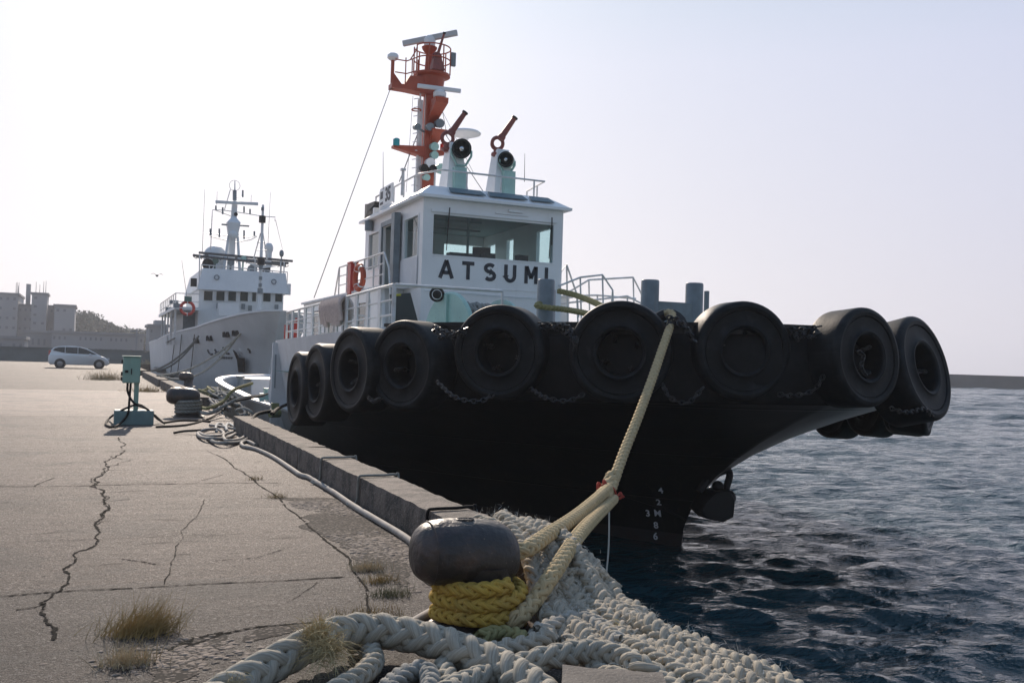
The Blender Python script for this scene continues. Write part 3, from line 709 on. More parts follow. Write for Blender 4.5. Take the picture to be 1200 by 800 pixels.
def pole(px, ytop, Y):
    a = gy(px, 409, Y); zt = gy(px, ytop, Y)[2]
    root = tag(empty('utility_pole', (a[0], Y, 0)), 'thin utility pole with crossarms behind the seawall', 'pole')
    s = MB(); s.cyl((a[0], Y, -.01), (a[0], Y, zt), .16, .11, 8); s.build('post', FARD, root)
    for dz in (.4, 1.3):
        s = MB(); s.bar((a[0]-1., Y, zt-dz), (a[0]+1., Y, zt-dz), .1, .12); s.build('crossarm', FARD, root)
pole(159.5, 385, 160)

# ------------------------------------------------------------------ tugboat
XC = 9.05
tug = tag(empty('tugboat', (XC, 26, -1.5)), 'black hulled tugboat with white wheelhouse, orange mast and tyres round its bow', 'tugboat')
TOPC = [(0, 10.05), (.75, 10.12), (1.55, 10.45), (2.45, 11.15), (3.65, 12.4), (4.5, 13.4), (5.0, 14.4), (5.22, 15.6), (5.3, 17), (5.3, 21), (5.3, 26), (5.3, 33), (5.05, 37), (4.2, 40), (2.3, 41.7), (0, 42)]
WLC = [(0, 13.5), (.4, 14.1), (.9, 14.9), (1.6, 16.1), (2.6, 17.9), (3.35, 19.4), (3.95, 21), (4.35, 22.6), (4.6, 24.5), (4.75, 27), (4.8, 30), (4.8, 34), (4.5, 37), (3.5, 39), (1.9, 40.2), (0, 40.5)]
def spl(c): return np.array(smooth_path([(a, b, 0) for a, b in c], 10))[:, :2]
TOP, WL = spl(TOPC), spl(WLC); TOP[:, 0] = np.maximum(TOP[:, 0], 0); WL[:, 0] = np.maximum(WL[:, 0], 0)
def outline(z):
    w = min(1, max(0, (z+1.5)/2.55))**1.9
    return WL+(TOP-WL)*w
zA = lambda Y: float(np.interp(Y, [15.6, 17.2], [1.05, -.55]))
zT = lambda Y: float(np.interp(Y, [10, 14, 26], [2.05, 1.98, 1.8]))
zG = lambda Y: float(np.interp(Y, [25, 43], [.2, .62]))
def ring(fz, off=0):
    """closed ring round the hull; fz(i) gives each station's height"""
    n = len(TOP); half = []
    for i in range(n):
        z = fz(TOP[i, 1]); o = outline(z); d = o[i].copy()
        if off:
            a = outline(z)[max(i-1, 0)]; b = outline(z)[min(i+1, n-1)]; t = unit(b-a); d = d+np.array((t[1], -t[0]))*off
            d[0] = max(d[0], 0)
        half.append((d[0], d[1], z))
    return [(XC-d, y, z) for d, y, z in half]+[(XC+d, y, z) for d, y, z in half[-2:0:-1]]
rings = []
for t in (-.25, -.0, .12, .25, .38, .5, .62, .75, .88, 1.):
    rings.append(ring(lambda Y, t=t: -1.5+(zA(Y)+1.5)*t))
hb = MB(); hb.loft(rings, True, (True, False)); hull = hb.build('hull', HULL, tug, 40)
HULLV = [Vector(v) for v in hb.v]; HBVH = BVHTree.FromPolygons(HULLV, hb.f)
# red-brown boot top just over the water
bt = MB(); bt.loft([ring(lambda Y: -1.56, .012), ring(lambda Y: -1.28, .012)], True, (False, False)); bt.build('boot_top', BOOT, hull, 60)
# bulwarks: black round the bow, white further aft, low and white round the working deck
def band(y0, y1, f0, f1, thick, name, m, cap=.0, sides=(-1, 1), parent=tug, off=0.):
    b = MB(); n = len(TOP)
    ids = [i for i in range(n) if y0 <= TOP[i, 1] <= y1]
    for sd in sides:
        R_ = []
        for i in ids:
            Y = TOP[i, 1]; r = []
            for z, o in ((f0(Y), off), (f1(Y), off), (f1(Y), off-thick), (f0(Y), off-thick)):
                O = outline(z); t = unit(O[min(i+1, n-1)]-O[max(i-1, 0)]); d = O[i]+np.array((t[1], -t[0]))*o; d[0] = max(d[0], 0 if i else 0)
                r.append((XC+sd*d[0], d[1], z))
            R_.append(r)
        b.loft(R_, True)
    return b.build(name, m, parent, 40)
band(0, 14.3, zA, zT, .12, 'bow_bulwark', HULL)
zB = lambda Y: float(np.interp(Y, [15.6, 17.2], [1.0, .1]))
band(14.3, 23.4, zB, zT, .1, 'bulwark', WHITE_ROUGH, sides=(-1,), off=-.2); band(14.3, 23.4, zB, zT, .1, 'bulwark', WHITE_ROUGH, sides=(1,), off=-.2)
band(17.2, 99, zA, zG, .1, 'aft_bulwark', AFTGREY)
band(17.2, 99, zG, lambda Y: zG(Y)+.06, .24, 'gunwale', WHITE_ROUGH, off=.06)
band(0, 14.3, zT, lambda Y: zT(Y)+.05, .2, 'bulwark_cap', BLACK, off=.04)
# heavy rubber belt the tyres hang on
def belt():
    b = MB(); n = len(TOP); ids = [i for i in range(n) if TOP[i, 1] <= 19]
    P = [(XC-TOP[i, 0], TOP[i, 1]) for i in ids[::-1]]+[(XC+TOP[i, 0], TOP[i, 1]) for i in ids[1:]]
    R_ = []
    for i, (x, y) in enumerate(P):
        a = np.array(P[max(i-1, 0)]); c = np.array(P[min(i+1, len(P)-1)]); t = unit(c-a); o = np.array((t[1], -t[0]))
        if o @ (np.array((x, y))-np.array((XC, 20))) < 0: o = -o
        zc = float(np.interp(y, [10, 14, 19], [1.5, 1.35, 1.0])); q = []
        for k in range(13):
            an = -math.pi/2+math.pi*k/12; rr = .12
            q.append((x+o[0]*(rr*math.cos(an)+.0), y+o[1]*rr*math.cos(an), zc+.46*math.sin(an)))
        R_.append(q)
    b.loft(R_, False, (False, False)); return b.build('bow_fender', RUBBER2, tug, 60)
belt()
# decks
def deck(y0, y1, z, name, m):
    b = MB(); ids = [i for i in range(len(TOP)) if y0 <= TOP[i, 1] <= y1]; L = []
    for i in ids:
        d = max(outline(z)[i, 0]-.05, .01); y = outline(z)[i, 1]; L.append([(XC-d, y, z), (XC+d, y, z)])
    b.loft(L, False, (False, False)); return b.build(name, m, tug, None)
deck(9, 23.3, 1.12, 'foredeck', DECKG); deck(23.2, 41.4, -.32, 'working_deck', DECKW)
s = MB(); s.box(XC-5.18, XC+5.18, 23.2, 23.3, -.34, 1.78); s.build('bulkhead', WHITE_ROUGH, tug, None)
# working-deck fittings
s = MB(); s.box(5.4, 12.8, 36.6, 40.6, -.32, .56); s.build('stern_platform', WHITE_ROUGH, tug, None)
for x, y in ((4.7, 33.0), (4.95, 36.5)):
    s = MB(); s.cyl((x, y, -.32), (x, y, .62), .13, n=14); s.cyl((x, y, .62), (x, y, .66), .16, n=14); s.build('tow_post', GREYP, tug)
s = MB(); s.box(5.1, 5.5, 31.2, 31.6, -.32, .32); s.box(5.05, 5.55, 31.15, 31.65, .32, .36); s.build('deck_vent', WHITE_ROUGH, tug, 30)
s = MB(); s.cyl((4.35, 25.9, -.3), (4.35, 25.9, .55), .12, n=12); s.obox((4.3, 25.85, .45), (.34, .34, .3)); s.cyl((4.12, 25.8, .36), (4.0, 25.8, .36), .11, n=14)
s.build('capstan', GREEN, tug, 30)

for px, py, X in ((347, 384, 5.0), (336, 388, 5.0)):
    p = gx(px, py, X); s = MB(); s.cyl(p-np.array((0, 0, .3)), p+np.array((0, 0, .18)), .075, n=12); s.cyl(p+np.array((0, 0, .18)), p+np.array((0, 0, .27)), .03, n=8); s.build('extinguisher', RED, tug, 40)
p = gx(322.5, 484, 3.82); s = MB(); s.cyl((p[0], p[1], .15), p, .05, n=10); s.cyl(p+np.array((-.12, -.05, 0)), p+np.array((.1, .05, 0)), .1, n=14); s.obox(p+np.array((0, .05, .16)), (.16, .16, .14)); s.build('hose_valve', mat('valve_olive', (.28, .27, .06), .5, col2=(.12, .2, .17), scale=9), tug, 40)
for dy in (0, .16, .32):
    p = gx(322+dy*4, 410, 3.93); s = MB(); s.box(3.93, 3.945, p[1]-.02, p[1]+.02, .7, 1.5); s.build('panel_seam', GREYP, tug, None)
# ---- wheelhouse and houses: panels with real openings
def panel(mb, axis, c0, c1, u0, u1, v0, v1, holes):
    us = sorted({u0, u1, *[h[0] for h in holes], *[h[1] for h in holes]}); vs_ = sorted({v0, v1, *[h[2] for h in holes], *[h[3] for h in holes]})
    for i in range(len(us)-1):
        for j in range(len(vs_)-1):
            a, b, c, d = us[i], us[i+1], vs_[j], vs_[j+1]
            if any(h[0] <= a and b <= h[1] and h[2] <= c and d <= h[3] for h in holes): continue
            if axis == 'x': mb.box(c0, c1, a, b, c, d)
            else: mb.box(a, b, c0, c1, c, d)
WX0, WX1, WY0, WY1, WZ0, WZ1 = 7.13, 10.9, 22.0, 27.4, 1.12, 5.4
RH = [(gy(520, 290, 27.35)[0], gy(565, 290, 27.35)[0], 4.1, gy(540, 287, 27.35)[2])]
PH = [(gx(646, 290, 10.86)[1], gx(630, 290, 10.86)[1], 4.06, gx(638, 270, 10.86)[2]), (gx(603, 290, 10.86)[1], gx(595, 290, 10.86)[1], 4.06, gx(599, 281, 10.86)[2]), (26.35, 26.95, 4.06, gx(581, 286, 10.86)[2])]
w = MB()
panel(w, 'y', WY0, WY0+.08, WX0, WX1, WZ0, WZ1, [(7.39, 10.63, 4.04, 5.02)])
side_holes = [(22.35, 23.5, 4.02, 5.02), (24.02, 25.5, 3.3, 5.08), (25.9, 26.95, 4.0, 5.02)]
panel(w, 'x', WX0, WX0+.08, WY0+.083, WY1, WZ0, WZ1, side_holes)
panel(w, 'x', WX1-.08, WX1, WY0+.083, WY1, WZ0, WZ1, PH)
panel(w, 'y', WY1-.08, WY1, WX0+.083, WX1-.083, WZ0, WZ1, RH)
wh = w.build('wheelhouse', WHITE, tug, None)
s = MB(); s.box(WX0+.08, WX1-.08, WY0+.09, WY1-.09, 3.2, 3.28); s.box(WX0+.09, WX1-.09, WY0+.09, WY1-.09, 5.28, 5.36); s.build('interior', INTERIOR, tug, None)
s = MB(); s.box(7.6, 10.4, 22.5, 23.1, 3.28, 4.08); s.obox((8.5, 23.0, 4.15), (.7, .3, .16)); s.obox((9.3, 23.1, 4.18), (.3, .25, .22)); s.obox((10.2, 23, 4.2), (.3, .2, .2))
s.cyl((9.75, 24.4, 3.3), (9.75, 24.4, 4.0), .06, n=8); s.obox((9.75, 24.5, 4.05), (.5, .5, .12)); s.obox((9.75, 24.75, 4.35), (.5, .1, .6)); s.build('console', DARKIN, tug, 30)
s = MB(); s.bar((8.0, 24, 5.2), (9.4, 24, 5.2), .16, .06); s.bar((8.6, 25.6, 5.2), (10, 25.6, 5.2), .16, .06); s.box(8.85, 8.9, 23.5, 23.56, 4.1, 5.28); s.build('ceiling_lamp', INTERIOR, tug, None)
def window(name, box, m, fr=.045, depth=.03, axis='y', out=-1, frm=None):
    """frame proud of the wall with a pane inside: box = (u0,u1,v0,v1,c)"""
    u0, u1, v0, v1, c = box; f = MB(); g_ = MB()
    B = (lambda a, b, v, d, t0, t1: f.box(a, b, t0, t1, v, d)) if axis == 'y' else (lambda a, b, v, d, t0, t1: f.box(t0, t1, a, b, v, d))
    t0, t1 = sorted((c+out*depth, c-out*.03))
    B(u0-fr, u1+fr, v0-fr, v0+.004, t0, t1); B(u0-fr, u1+fr, v1-.004, v1+fr, t0, t1)
    B(u0-fr, u0+.004, v0+.004, v1-.004, t0, t1); B(u1-.004, u1+fr, v0+.004, v1-.004, t0, t1)
    o = f.build(name, frm or WHITE, tug, None)
    pc = c-out*.035
    if axis == 'y': g_.quad((u0, pc, v0), (u1, pc, v0), (u1, pc, v1), (u0, pc, v1))
    else: g_.quad((pc, u0, v0), (pc, u1, v0), (pc, u1, v1), (pc, u0, v1))
    g_.build('pane', m, o, None); return o
fwin = window('window', (7.39, 10.63, 4.04, 5.02, WY0), DARKGLASS, .03, .012)
for h in (side_holes[0], side_holes[2]): window('window', (*h, WX0), CLEARG, .04, .02, 'x')
for h in PH: window('window', (*h, WX1), CLEARG, .04, .02, 'x', 1)
for h in RH: window('window', (*h, WY1), CLEARG, .04, .02, 'y', 1)
s = MB(); s.box(7.33, 10.7, WY0-.05, WY0-.003, 5.07, 5.14); s.build('rain_rail', WHITE, fwin, None)
for x, a in ((7.78, .1), (10.55, -.05)):
    s = MB(); s.bar((x, WY0-.06, 5.2), (x-a*.4, WY0-.05, 4.5), .025, .02); s.bar((x-.05, WY0-.055, 4.15), (x-.02, WY0-.055, 4.95), .02, .015); s.build('wiper', BLACK, fwin, None)
# sliding door on the starboard side, in its frame
s = MB(); s.box(WX0-.05, WX0-.002, 23.86, 24.02, 3.3, 5.2); s.box(WX0-.05, WX0-.002, 25.5, 25.6, 3.3, 5.2); s.box(WX0-.05, WX0-.002, 24.02, 25.5, 5.08, 5.2)
s.box(WX0-.22, WX0-.051, 23.7, 23.98, 2.9, 5.25)
s.build('door_frame', GREYP, tug, None)
s = MB(); panel(s, 'x', WX0+.0, WX0+.04, 24.03, 24.75, 3.3, 5.07, [(24.14, 24.64, 3.55, 4.95)]); dr = s.build('door', WHITE, tug, None)
s = MB(); s.quad((WX0+.02, 24.14, 3.55), (WX0+.02, 24.64, 3.55), (WX0+.02, 24.64, 4.95), (WX0+.02, 24.14, 4.95)); s.build('pane', CLEARG, dr, None)
s = MB(); s.tube([(WX0-.003, 24.09, 4.1), (WX0-.06, 24.09, 4.1), (WX0-.06, 24.09, 4.3), (WX0-.003, 24.09, 4.3)], .012, 6); s.build('handle', BLACK, dr)
# roof: overhanging eave, sloped top
s = MB(); o, i_ = .17, .42
s.loft([[(WX0-o, WY0-o, z), (WX1+o, WY0-o, z), (WX1+o, WY1+o, z), (WX0-o, WY1+o, z)] for z in (5.402, 5.47)])
s.loft([[(WX0-o+.03+k, WY0-o+.03+k*1.3, z), (WX1+o-.03-k, WY0-o+.03+k*1.3, z), (WX1+o-.03-k, WY1+o-.03, z), (WX0-o+.03+k, WY1+o-.03, z)] for k, z in ((0, 5.472), (i_, 5.78))])
roof = s.build('roof', WHITE, tug, None)
s = MB()
for a, b in ((.16, .42), (.45, .74), (.77, .95)):
    x = lambda t: WX0+.1+(WX1-WX0-.2)*t
    y0_, z0_, y1_, z1_ = WY0-.02, 5.58, WY0+.26, 5.73
    s.prism([(x(a), y0_, z0_), (x(b), y0_, z0_), (x(b)-.05, y1_, z1_), (x(a)+.05, y1_, z1_)], (0, -.012, .02))
s.build('roof_grille', mat('roof_grille_blue', (.1, .16, .19), .5), roof, None)
s = MB(); s.box(9.35, 9.75, WY0-.06, WY0-.003, 5.24, 5.3); s.box(9.0, 9.9, WY0-.04, WY0-.003, 5.17, 5.21); s.build('front_lamp', WHITE, tug, None)
# ship's name: strokes of flat bar
LW, LH = .1, .46
def stroke_letters(name, spec, origin, xdir, ydir, ndir, h, wd, th, m, parent):
    s = MB(); O = np.array(origin, float); xd, yd, n = (np.array(v, float) for v in (xdir, ydir, ndir))
    for x0, strokes in spec:
        for st in strokes:
            P = [np.array(p_, float)*h for p_ in st]; L, Rr = [], []
            for k in range(len(P)):
                a = P[max(k-1, 0)]; b = P[min(k+1, len(P)-1)]; t = unit(b-a); nn_ = np.array((-t[1], t[0]))
                if 0 < k < len(P)-1:
                    t0 = unit(P[k]-a); sc = 1/max(.5, abs(t @ t0))
                else: sc = 1
                L.append(P[k]+nn_*wd/2*sc); Rr.append(P[k]-nn_*wd/2*sc)
            w3 = lambda q, e: O+xd*(x0+q[0])+yd*q[1]+n*e
            r = [[w3(a, .002), w3(b, .002), w3(b, th), w3(a, th)] for a, b in zip(L, Rr)]
            s.loft(r)
    return s.build(name, m, parent, None)
arc = lambda cx, cy, rx, ry, a0, a1, n=9: [(cx+rx*math.cos(R(a0+(a1-a0)*k/n)), cy+ry*math.sin(R(a0+(a1-a0)*k/n))) for k in range(n+1)]
GLY = {'A': [[(0, 0), (.36, 1)], [(.72, 0), (.36, 1)], [(.14, .31), (.58, .31)]], 'T': [[(0, .91), (.72, .91)], [(.36, 0), (.36, .82)]],
       'S': [arc(.36, .715, .27, .2, 35, 270)[:]+arc(.36, .3, .28, .215, 90, -145)[0:]], 'U': [[(.09, 1), (.09, .36)]+arc(.36, .36, .27, .28, 180, 360)+[(.63, 1)]],
       'M': [[(.09, 0), (.09, 1)], [(.71, 0), (.71, 1)], [(.12, .98), (.4, .3)], [(.68, .98), (.4, .3)]], 'I': [[(.1, 0), (.1, 1)]]}
xs = [7.6, 8.17, 8.75, 9.3, 9.86, 10.42]
for x_, c_ in zip(xs, 'ATSUMI'): stroke_letters('name_letter', [(x_, GLY[c_])], (0, WY0, 3.48), (1, 0, 0), (0, 0, 1), (0, -1, 0), .44, .092, .01, LETTER, tug)
s = MB(); s.box(7.3, 10.7, WY0-.012, WY0-.002, 3.28, 3.3); s.tube([(7.2, WY0-.06, 3.15), (8.4, WY0-.06, 3.14), (9.2, WY0-.06, 3.12), (10.5, WY0-.06, 3.12)], .014, 6); s.build('pipe_run', WHITE, tug, None)
# lower deckhouse
LX0, LX1, LY0, LY1, LZ1 = 6.5, 11.6, 22.9, 33, 3.24
w = MB(); lh = [(24.3, 25.7, 1.9, 2.95), (26.1, 27.3, 1.9, 2.95), (28, 29.6, 1.9, 2.95), (30.2, 31.6, 1.9, 2.95)]
panel(w, 'x', LX0, LX0+.08, LY0+.5, LY1, 1.12, LZ1, lh); panel(w, 'x', LX1-.08, LX1, LY0, LY1, 1.12, LZ1, [])
w.prism([(LX0, LY0+.5, 1.12), (LX0, LY0+.5, LZ1), (LX0, LY0+.35, LZ1), (LX0, LY0-.1, 1.12)], (.08, 0, 0))
w.box(LX0+.08, WX0-.01, LY0+.5, LY0+.58, 1.12, LZ1); w.box(WX1+.01, LX1-.08, LY0, LY0+.08, 1.12, LZ1); w.box(LX0+.08, LX1-.08, LY1-.08, LY1, 1.12, LZ1)
w.build('deckhouse', WHITE, tug, None)
for h in lh: window('window', (*h, LX0), SHIPGLASS, .05, .02, 'x')
s = MB(); s.box(LX0-.08, WX0-.053, LY0, LY1+.1, LZ1+.002, LZ1+.06); s.box(WX1+.003, LX1+.08, LY0-.05, LY1+.1, LZ1+.002, LZ1+.06); s.box(WX0-.05, WX1, WY1+.01, LY1+.1, LZ1+.002, LZ1+.06)
s.build('upper_deck', WHITE_ROUGH, tug, None)
s = MB(); Yd = 21.9; s.prism([tuple(gy(a, b, Yd)) for a, b in ((457, 345), (481, 343), (490, 377), (464, 380))], (0, .05, 0)); dk = s.build('side_screen', mat('screen_dark', (.02, .035, .036), .4), tug, None)
s = MB(); s.prism([tuple(gy(a, b, Yd-.012)) for a, b in ((462, 344.5), (470, 344), (470, 346.5), (462, 347))], (0, .01, 0)); s.build('yellow_plate', mat('plate_yellow', (.5, .45, .03), .5), dk, None)
s = MB(); s.prism([(WX0-.012, 22.3, 3.24), (WX0-.012, 23.85, 3.24), (WX0-.012, 23.85, 4.0), (WX0-.012, 22.3, 4.0)], (-.02, 0, 0)); s.build('side_plate', WHITE_ROUGH, tug, None)
s = MB(); s.tube([(WX0-.01, 22.35, 4.1), (WX0-.09, 22.35, 4.1), (WX0-.09, 22.35, 4.7), (WX0-.01, 22.35, 4.7)], .016, 6); s.build('grab_rail', RAILW, tug)
# railings (each its own part)
def railing(path, h, name='railing', posts=None, r=.022, mids=2, m=RAILW, ends=(True, True), flat=None):
    """path = top-rail points projected on the deck line; h = height"""
    s = MB(); P = [np.asarray(p, float) for p in path]; upv = np.array((0, 0, 1.))
    s.tube([p+upv*h for p in P], r*1.15, 8)
    for k in range(mids): s.tube([p+upv*h*(k+1)/(mids+1) for p in P], r*.75, 6)
    L = [0]
    for a, b in zip(P, P[1:]): L.append(L[-1]+np.linalg.norm(b-a))
    n = posts or max(2, int(L[-1]/.9)+1)
    for k in range(n):
        t = L[-1]*k/(n-1); q = np.array([np.interp(t, L, [p[j] for p in P]) for j in range(3)])
        if flat and 0 < k < n-1: s.obox(q+upv*h*.5, (.03, flat, h))
        else: s.cyl(q, q+upv*h, r, n=6)
    return s.build(name, m, tug, 60)
railing([(4.32, 24.0, 1.83), (4.32, 20, 1.88), (4.32, 14.75, 1.95)], .72, posts=13, flat=.17)
railing([(4.34, 14.72, 1.95), (6.2, 14.72, 1.95)], .72, posts=2, mids=0)
railing([(4.34, 24.02, 1.83), (6.3, 24.02, 1.83)], .72, posts=3)
railing([(13.78, 26, 1.82), (13.78, 21, 1.93)], .72, posts=6)
railing([(LX0-.04, 27.7, 3.3), (LX0-.04, 22.95, 3.3)], .8, posts=6)
s = MB(); s.tube([(LX0-.04, 22.95, 4.1), (LX0-.04, 22.5, 3.7), (LX0-.04, 22.3, 3.0), (LX0-.04, 22.25, 1.9)], .024, 7); s.tube([(LX0-.04, 27.7, 4.1), (LX0-.04, 28.2, 3.3), (LX0-.04, 28.2, 2.2)], .024, 7); s.build('stair_rail', RAILW, tug)
for pts in ([(655, 335), (680, 325), (706, 322), (718, 340), (716, 372)], [(662, 345), (690, 328), (742, 325), (752, 345), (765, 372)], [(655, 322), (664, 310), (676, 345), (678, 372)],
            [(655, 347), (700, 346), (745, 350)], [(655, 356), (735, 347), (760, 360)]):
    s = MB(); Y = 22.3+random.uniform(-.5, .8); s.tube([tuple(gy(a, b, Y)) for a, b in pts], .026, 7)
    for a, b in pts[1:-1]: s.tube([tuple(gy(a, b, Y)), tuple(gy(a+1.3, 378, Y))], .022, 6)
    s.build('stair_rail', RAILW, tug)
s = MB(); s.box(11.7, 14.0, 22.2, 25, 2.35, 2.42); s.build('side_platform', WHITE_ROUGH, tug, None)
rb = 5.785
railing([(WX0+.25, 27.3, rb), (WX0+.25, 23.3, rb), (WX0+.6, 22.45, rb), (WX1-.35, 22.45, rb), (WX1-.15, 24, rb)], .42, 'roof_railing', posts=11, mids=0)
s = MB(); s.box(WX0-.06, WX0-.02, 24.55, 25.75, 5.66, 6.16); sg = s.build('number_board', WHITE, tug, None)
t = text_mesh('number', '35', .52, LETTER, .006, .012, 1.0, sg); t.matrix_local = face_mat((WX0-.064, 24.95, 5.9), (0, -1, 0), (-1, 0, 0), sg)
s = MB(); s.box(WX0-.068, WX0-.061, 25.45, 25.68, 5.86, 6.06); s.box(WX0-.068, WX0-.061, 25.42, 25.7, 5.7, 5.77); s.build('number_bar', LETTER, sg, None)
s = MB(); s.loft([[(WX0+.05+a, 26.5+t_, 5.8-a), (WX0+.3+a, 26.5+t_, 5.8-a), (WX0+.3+a, 26.5+t_, 6.0+a), (WX0+.05+a, 26.5+t_, 6.0+a)] for t_, a in ((0, -.06), (.5, -.02), (1.1, .02), (1.75, .12))]); s.build('horn', BLACK, tug, None); s = MB(); s.box(WX0+.02, WX0+.34, 26.6, 26.75, 5.5, 5.78); s.box(WX0+.02, WX0+.34, 25.95, 26.1, 5.6, 6.15); s.build('horn_bracket', WHITE, tug, None)
s = MB(); s.cyl((WX0+.15, 24.3, 5.8), (WX0+.15, 24.3, 6.45), .05, .04, 8); s.obox((WX0+.15, 24.3, 6.48), (.12, .12, .06)); s.build('lamp_post', RAILW, tug)
s = MB(); s.cyl((WX0-.12, 26.6, 5.1), (WX0-.12, 26.6, 5.38), .12, n=12); s.build('side_lamp', GREYP, tug)

# ---- fire monitors, pedestals, searchlights on the roof
def monitor(px, py, Y, sc, parent_name='fire_monitor'):
    base = gy(px, py, Y); s = MB()
    s.cyl(base+np.array((0, 0, -.34*sc)), base+np.array((0, 0, -.12*sc)), .1*sc, n=12); s.cyl(base+np.array((0, 0, -.3*sc)), base+np.array((0, 0, -.24*sc)), .16*sc, n=12)
    s.torus(base+np.array((0, 0, .02)), (0, 1, .1), .15*sc, .05*sc, 20, 8); s.torus(base+np.array((.02, .08, .02)), (.3, 1, .1), .15*sc, .03*sc, 20, 8)
    tip = base+np.array((.42, -.12, .72))*sc; a = base+np.array((.06, 0, .12))*sc
    s.cyl(a, tip, .085*sc, .062*sc, 12); s.cyl(a, a+(tip-a)*.18, .11*sc, .1*sc, 12)
    o = s.build(parent_name, BRICK, tug, 40)
    e = tip-a; m_ = MB(); m_.cyl(tip-e*.05, tip+e*.015, .082*sc, n=12); m_.build('muzzle', BLACK, o)
    return o
PY = 23.2
for px, w0 in ((531, 0), (586, 1)):
    dy = 8 if w0 else 0
    P0 = gy(px-13, 222+dy*.6, PY); P1 = gy(px+13, 223+dy*.6, PY); Q0 = gy(px-6, 168+dy, PY); Q1 = gy(px+7, 168+dy, PY)
    s = MB(); s.loft([[(P0[0], PY-.35, 5.75), (P1[0], PY-.35, 5.75), (P1[0], PY+.35, 5.75), (P0[0], PY+.35, 5.75)], [(Q0[0], PY-.2, Q0[2]), (Q1[0], PY-.2, Q0[2]), (Q1[0], PY+.2, Q0[2]), (Q0[0], PY+.2, Q0[2])]])
    s.build('monitor_pedestal', WHITE, tug, None, .01)
monitor(524.5, 163, PY, 1.0); monitor(583, 169, PY, 1.02)
def searchlight(px, py, rad, Y, aim, boxpx):
    c = gy(px, py, Y); s = MB(); d = unit(aim)
    s.lathe([(rad*.55, -.42), (rad*.9, -.3), (rad, -.1), (rad, .02), (rad*.9, .02), (rad*.86, -.05)], c, d, 24, (True, False)); o = s.build('searchlight', GREEN, tug, 40)
    h = MB(); h.lathe([(rad*1.05, -.05), (rad*1.07, .06), (rad*.93, .06), (rad*.93, -.05)], c, d, 24, (False, False)); h.build('lens_ring', BLACK, o)
    h = MB(); h.lathe([(rad*.9, .03), (rad*.55, -.09), (.02, -.14)], c, d, 24, (False, True)); h.build('lens', mat('lamp_glass', (.02, .03, .03), .08), o)
    h = MB(); h.ball(c+d*.0, rad*.33, 12, 8); h.build('bulb', MIRROR, o)
    a, b, _ = frame(d); Y_ = MB()      # yoke and box
    bx0, bx1 = gy(boxpx[0], boxpx[2], Y)[0], gy(boxpx[1], boxpx[2], Y)[0]; zt_ = gy(px, boxpx[2], Y)[2]
    side = np.array((1., 0, 0)); cc = c-d*.12
    Y_.tube([cc+side*rad*1.15, cc+side*rad*1.15+np.array((0, 0, -rad*.6)), cc+np.array((rad*.5, 0, -rad*1.7)), cc+np.array((-rad*.5, 0, -rad*1.7)), cc-side*rad*1.15+np.array((0, 0, -rad*.6)), cc-side*rad*1.15], .032, 8)
    Y_.box(bx0, bx1, c[1]-.02, c[1]+.3, 5.76, zt_); Y_.build('yoke', GREEN, o, 30)
    return o
searchlight(541, 174.5, .235, 22.75, (-.35, -1, -.03), (533, 547, 196)); searchlight(593, 187, .19, 22.75, (-.75, -1, -.05), (591, 604, 200))
s = MB(); c = gy(545, 157, 25.5); s.lathe([(.03, -.55), (.06, -.2), (.12, -.12), (.44, -.02), (.46, .02), (.4, .07), (.03, .1)], c, (0, 0, 1), 28); s.build('satellite_dish', WHITE, tug, 30)

# ---- mast
MY = 27.5
mp_ = lambda px, py, dy=0.: gy(px, py, MY+dy)
b0, b1 = mp_(499.5, 232), mp_(506.5, 96)
mx = b0[0]
s = MB(); ring_ = lambda x, y, z, a, b: [(x-a, y-b, z), (x+a, y-b, z), (x+a, y+b, z), (x-a, y+b, z)]
s.loft([ring_(mx, MY, 3.3, .2, .26), ring_(mx, MY, b0[2], .185, .24), ring_(mx, MY, b1[2]*.55+b0[2]*.45, .16, .2), ring_(mx, MY, b1[2], .13, .16)])
mast = s.build('mast', ORANGE, tug, 30, .02)
s = MB()
for dx in (-.02, .16): s.bar((mx-.34+dx, MY-.05, 5.8), (mx-.28+dx, MY-.05, b1[2]-.3), .03, .05)
s.box(mx-.36, mx-.2, MY-.02, MY+.02, 5.8, b1[2]-.6)
for k in range(15):
    z = 5.9+k*.26; s.tube([(mx-.3, MY-.06, z), (mx-.42, MY-.2, z), (mx-.5, MY-.06, z)], .014, 5)
s.build('ladder', WHITE, mast, 40)
zp = mp_(506, 88)[2]; px_ = mp_(506, 88)[0]
s = MB(); s.lathe([(.2, -.5), (.36, -.42), (.4, -.1), (.56, -.06), (.56, .0), (.02, .01)], (px_, MY, zp), (0, 0, 1), 28); s.build('platform', ORANGE, mast, 30)
s = MB()
for hh in (.42, .8): s.tube([(px_+.55*math.cos(a), MY+.55*math.sin(a), zp+hh) for a in np.linspace(R(-165), R(165), 30)], .02, 6)
for a in np.linspace(R(-165), R(165), 8): s.cyl((px_+.55*math.cos(a), MY+.55*math.sin(a), zp), (px_+.55*math.cos(a), MY+.55*math.sin(a), zp+.8), .02, n=6)
s.build('platform_rail', ORANGE, mast, 60)
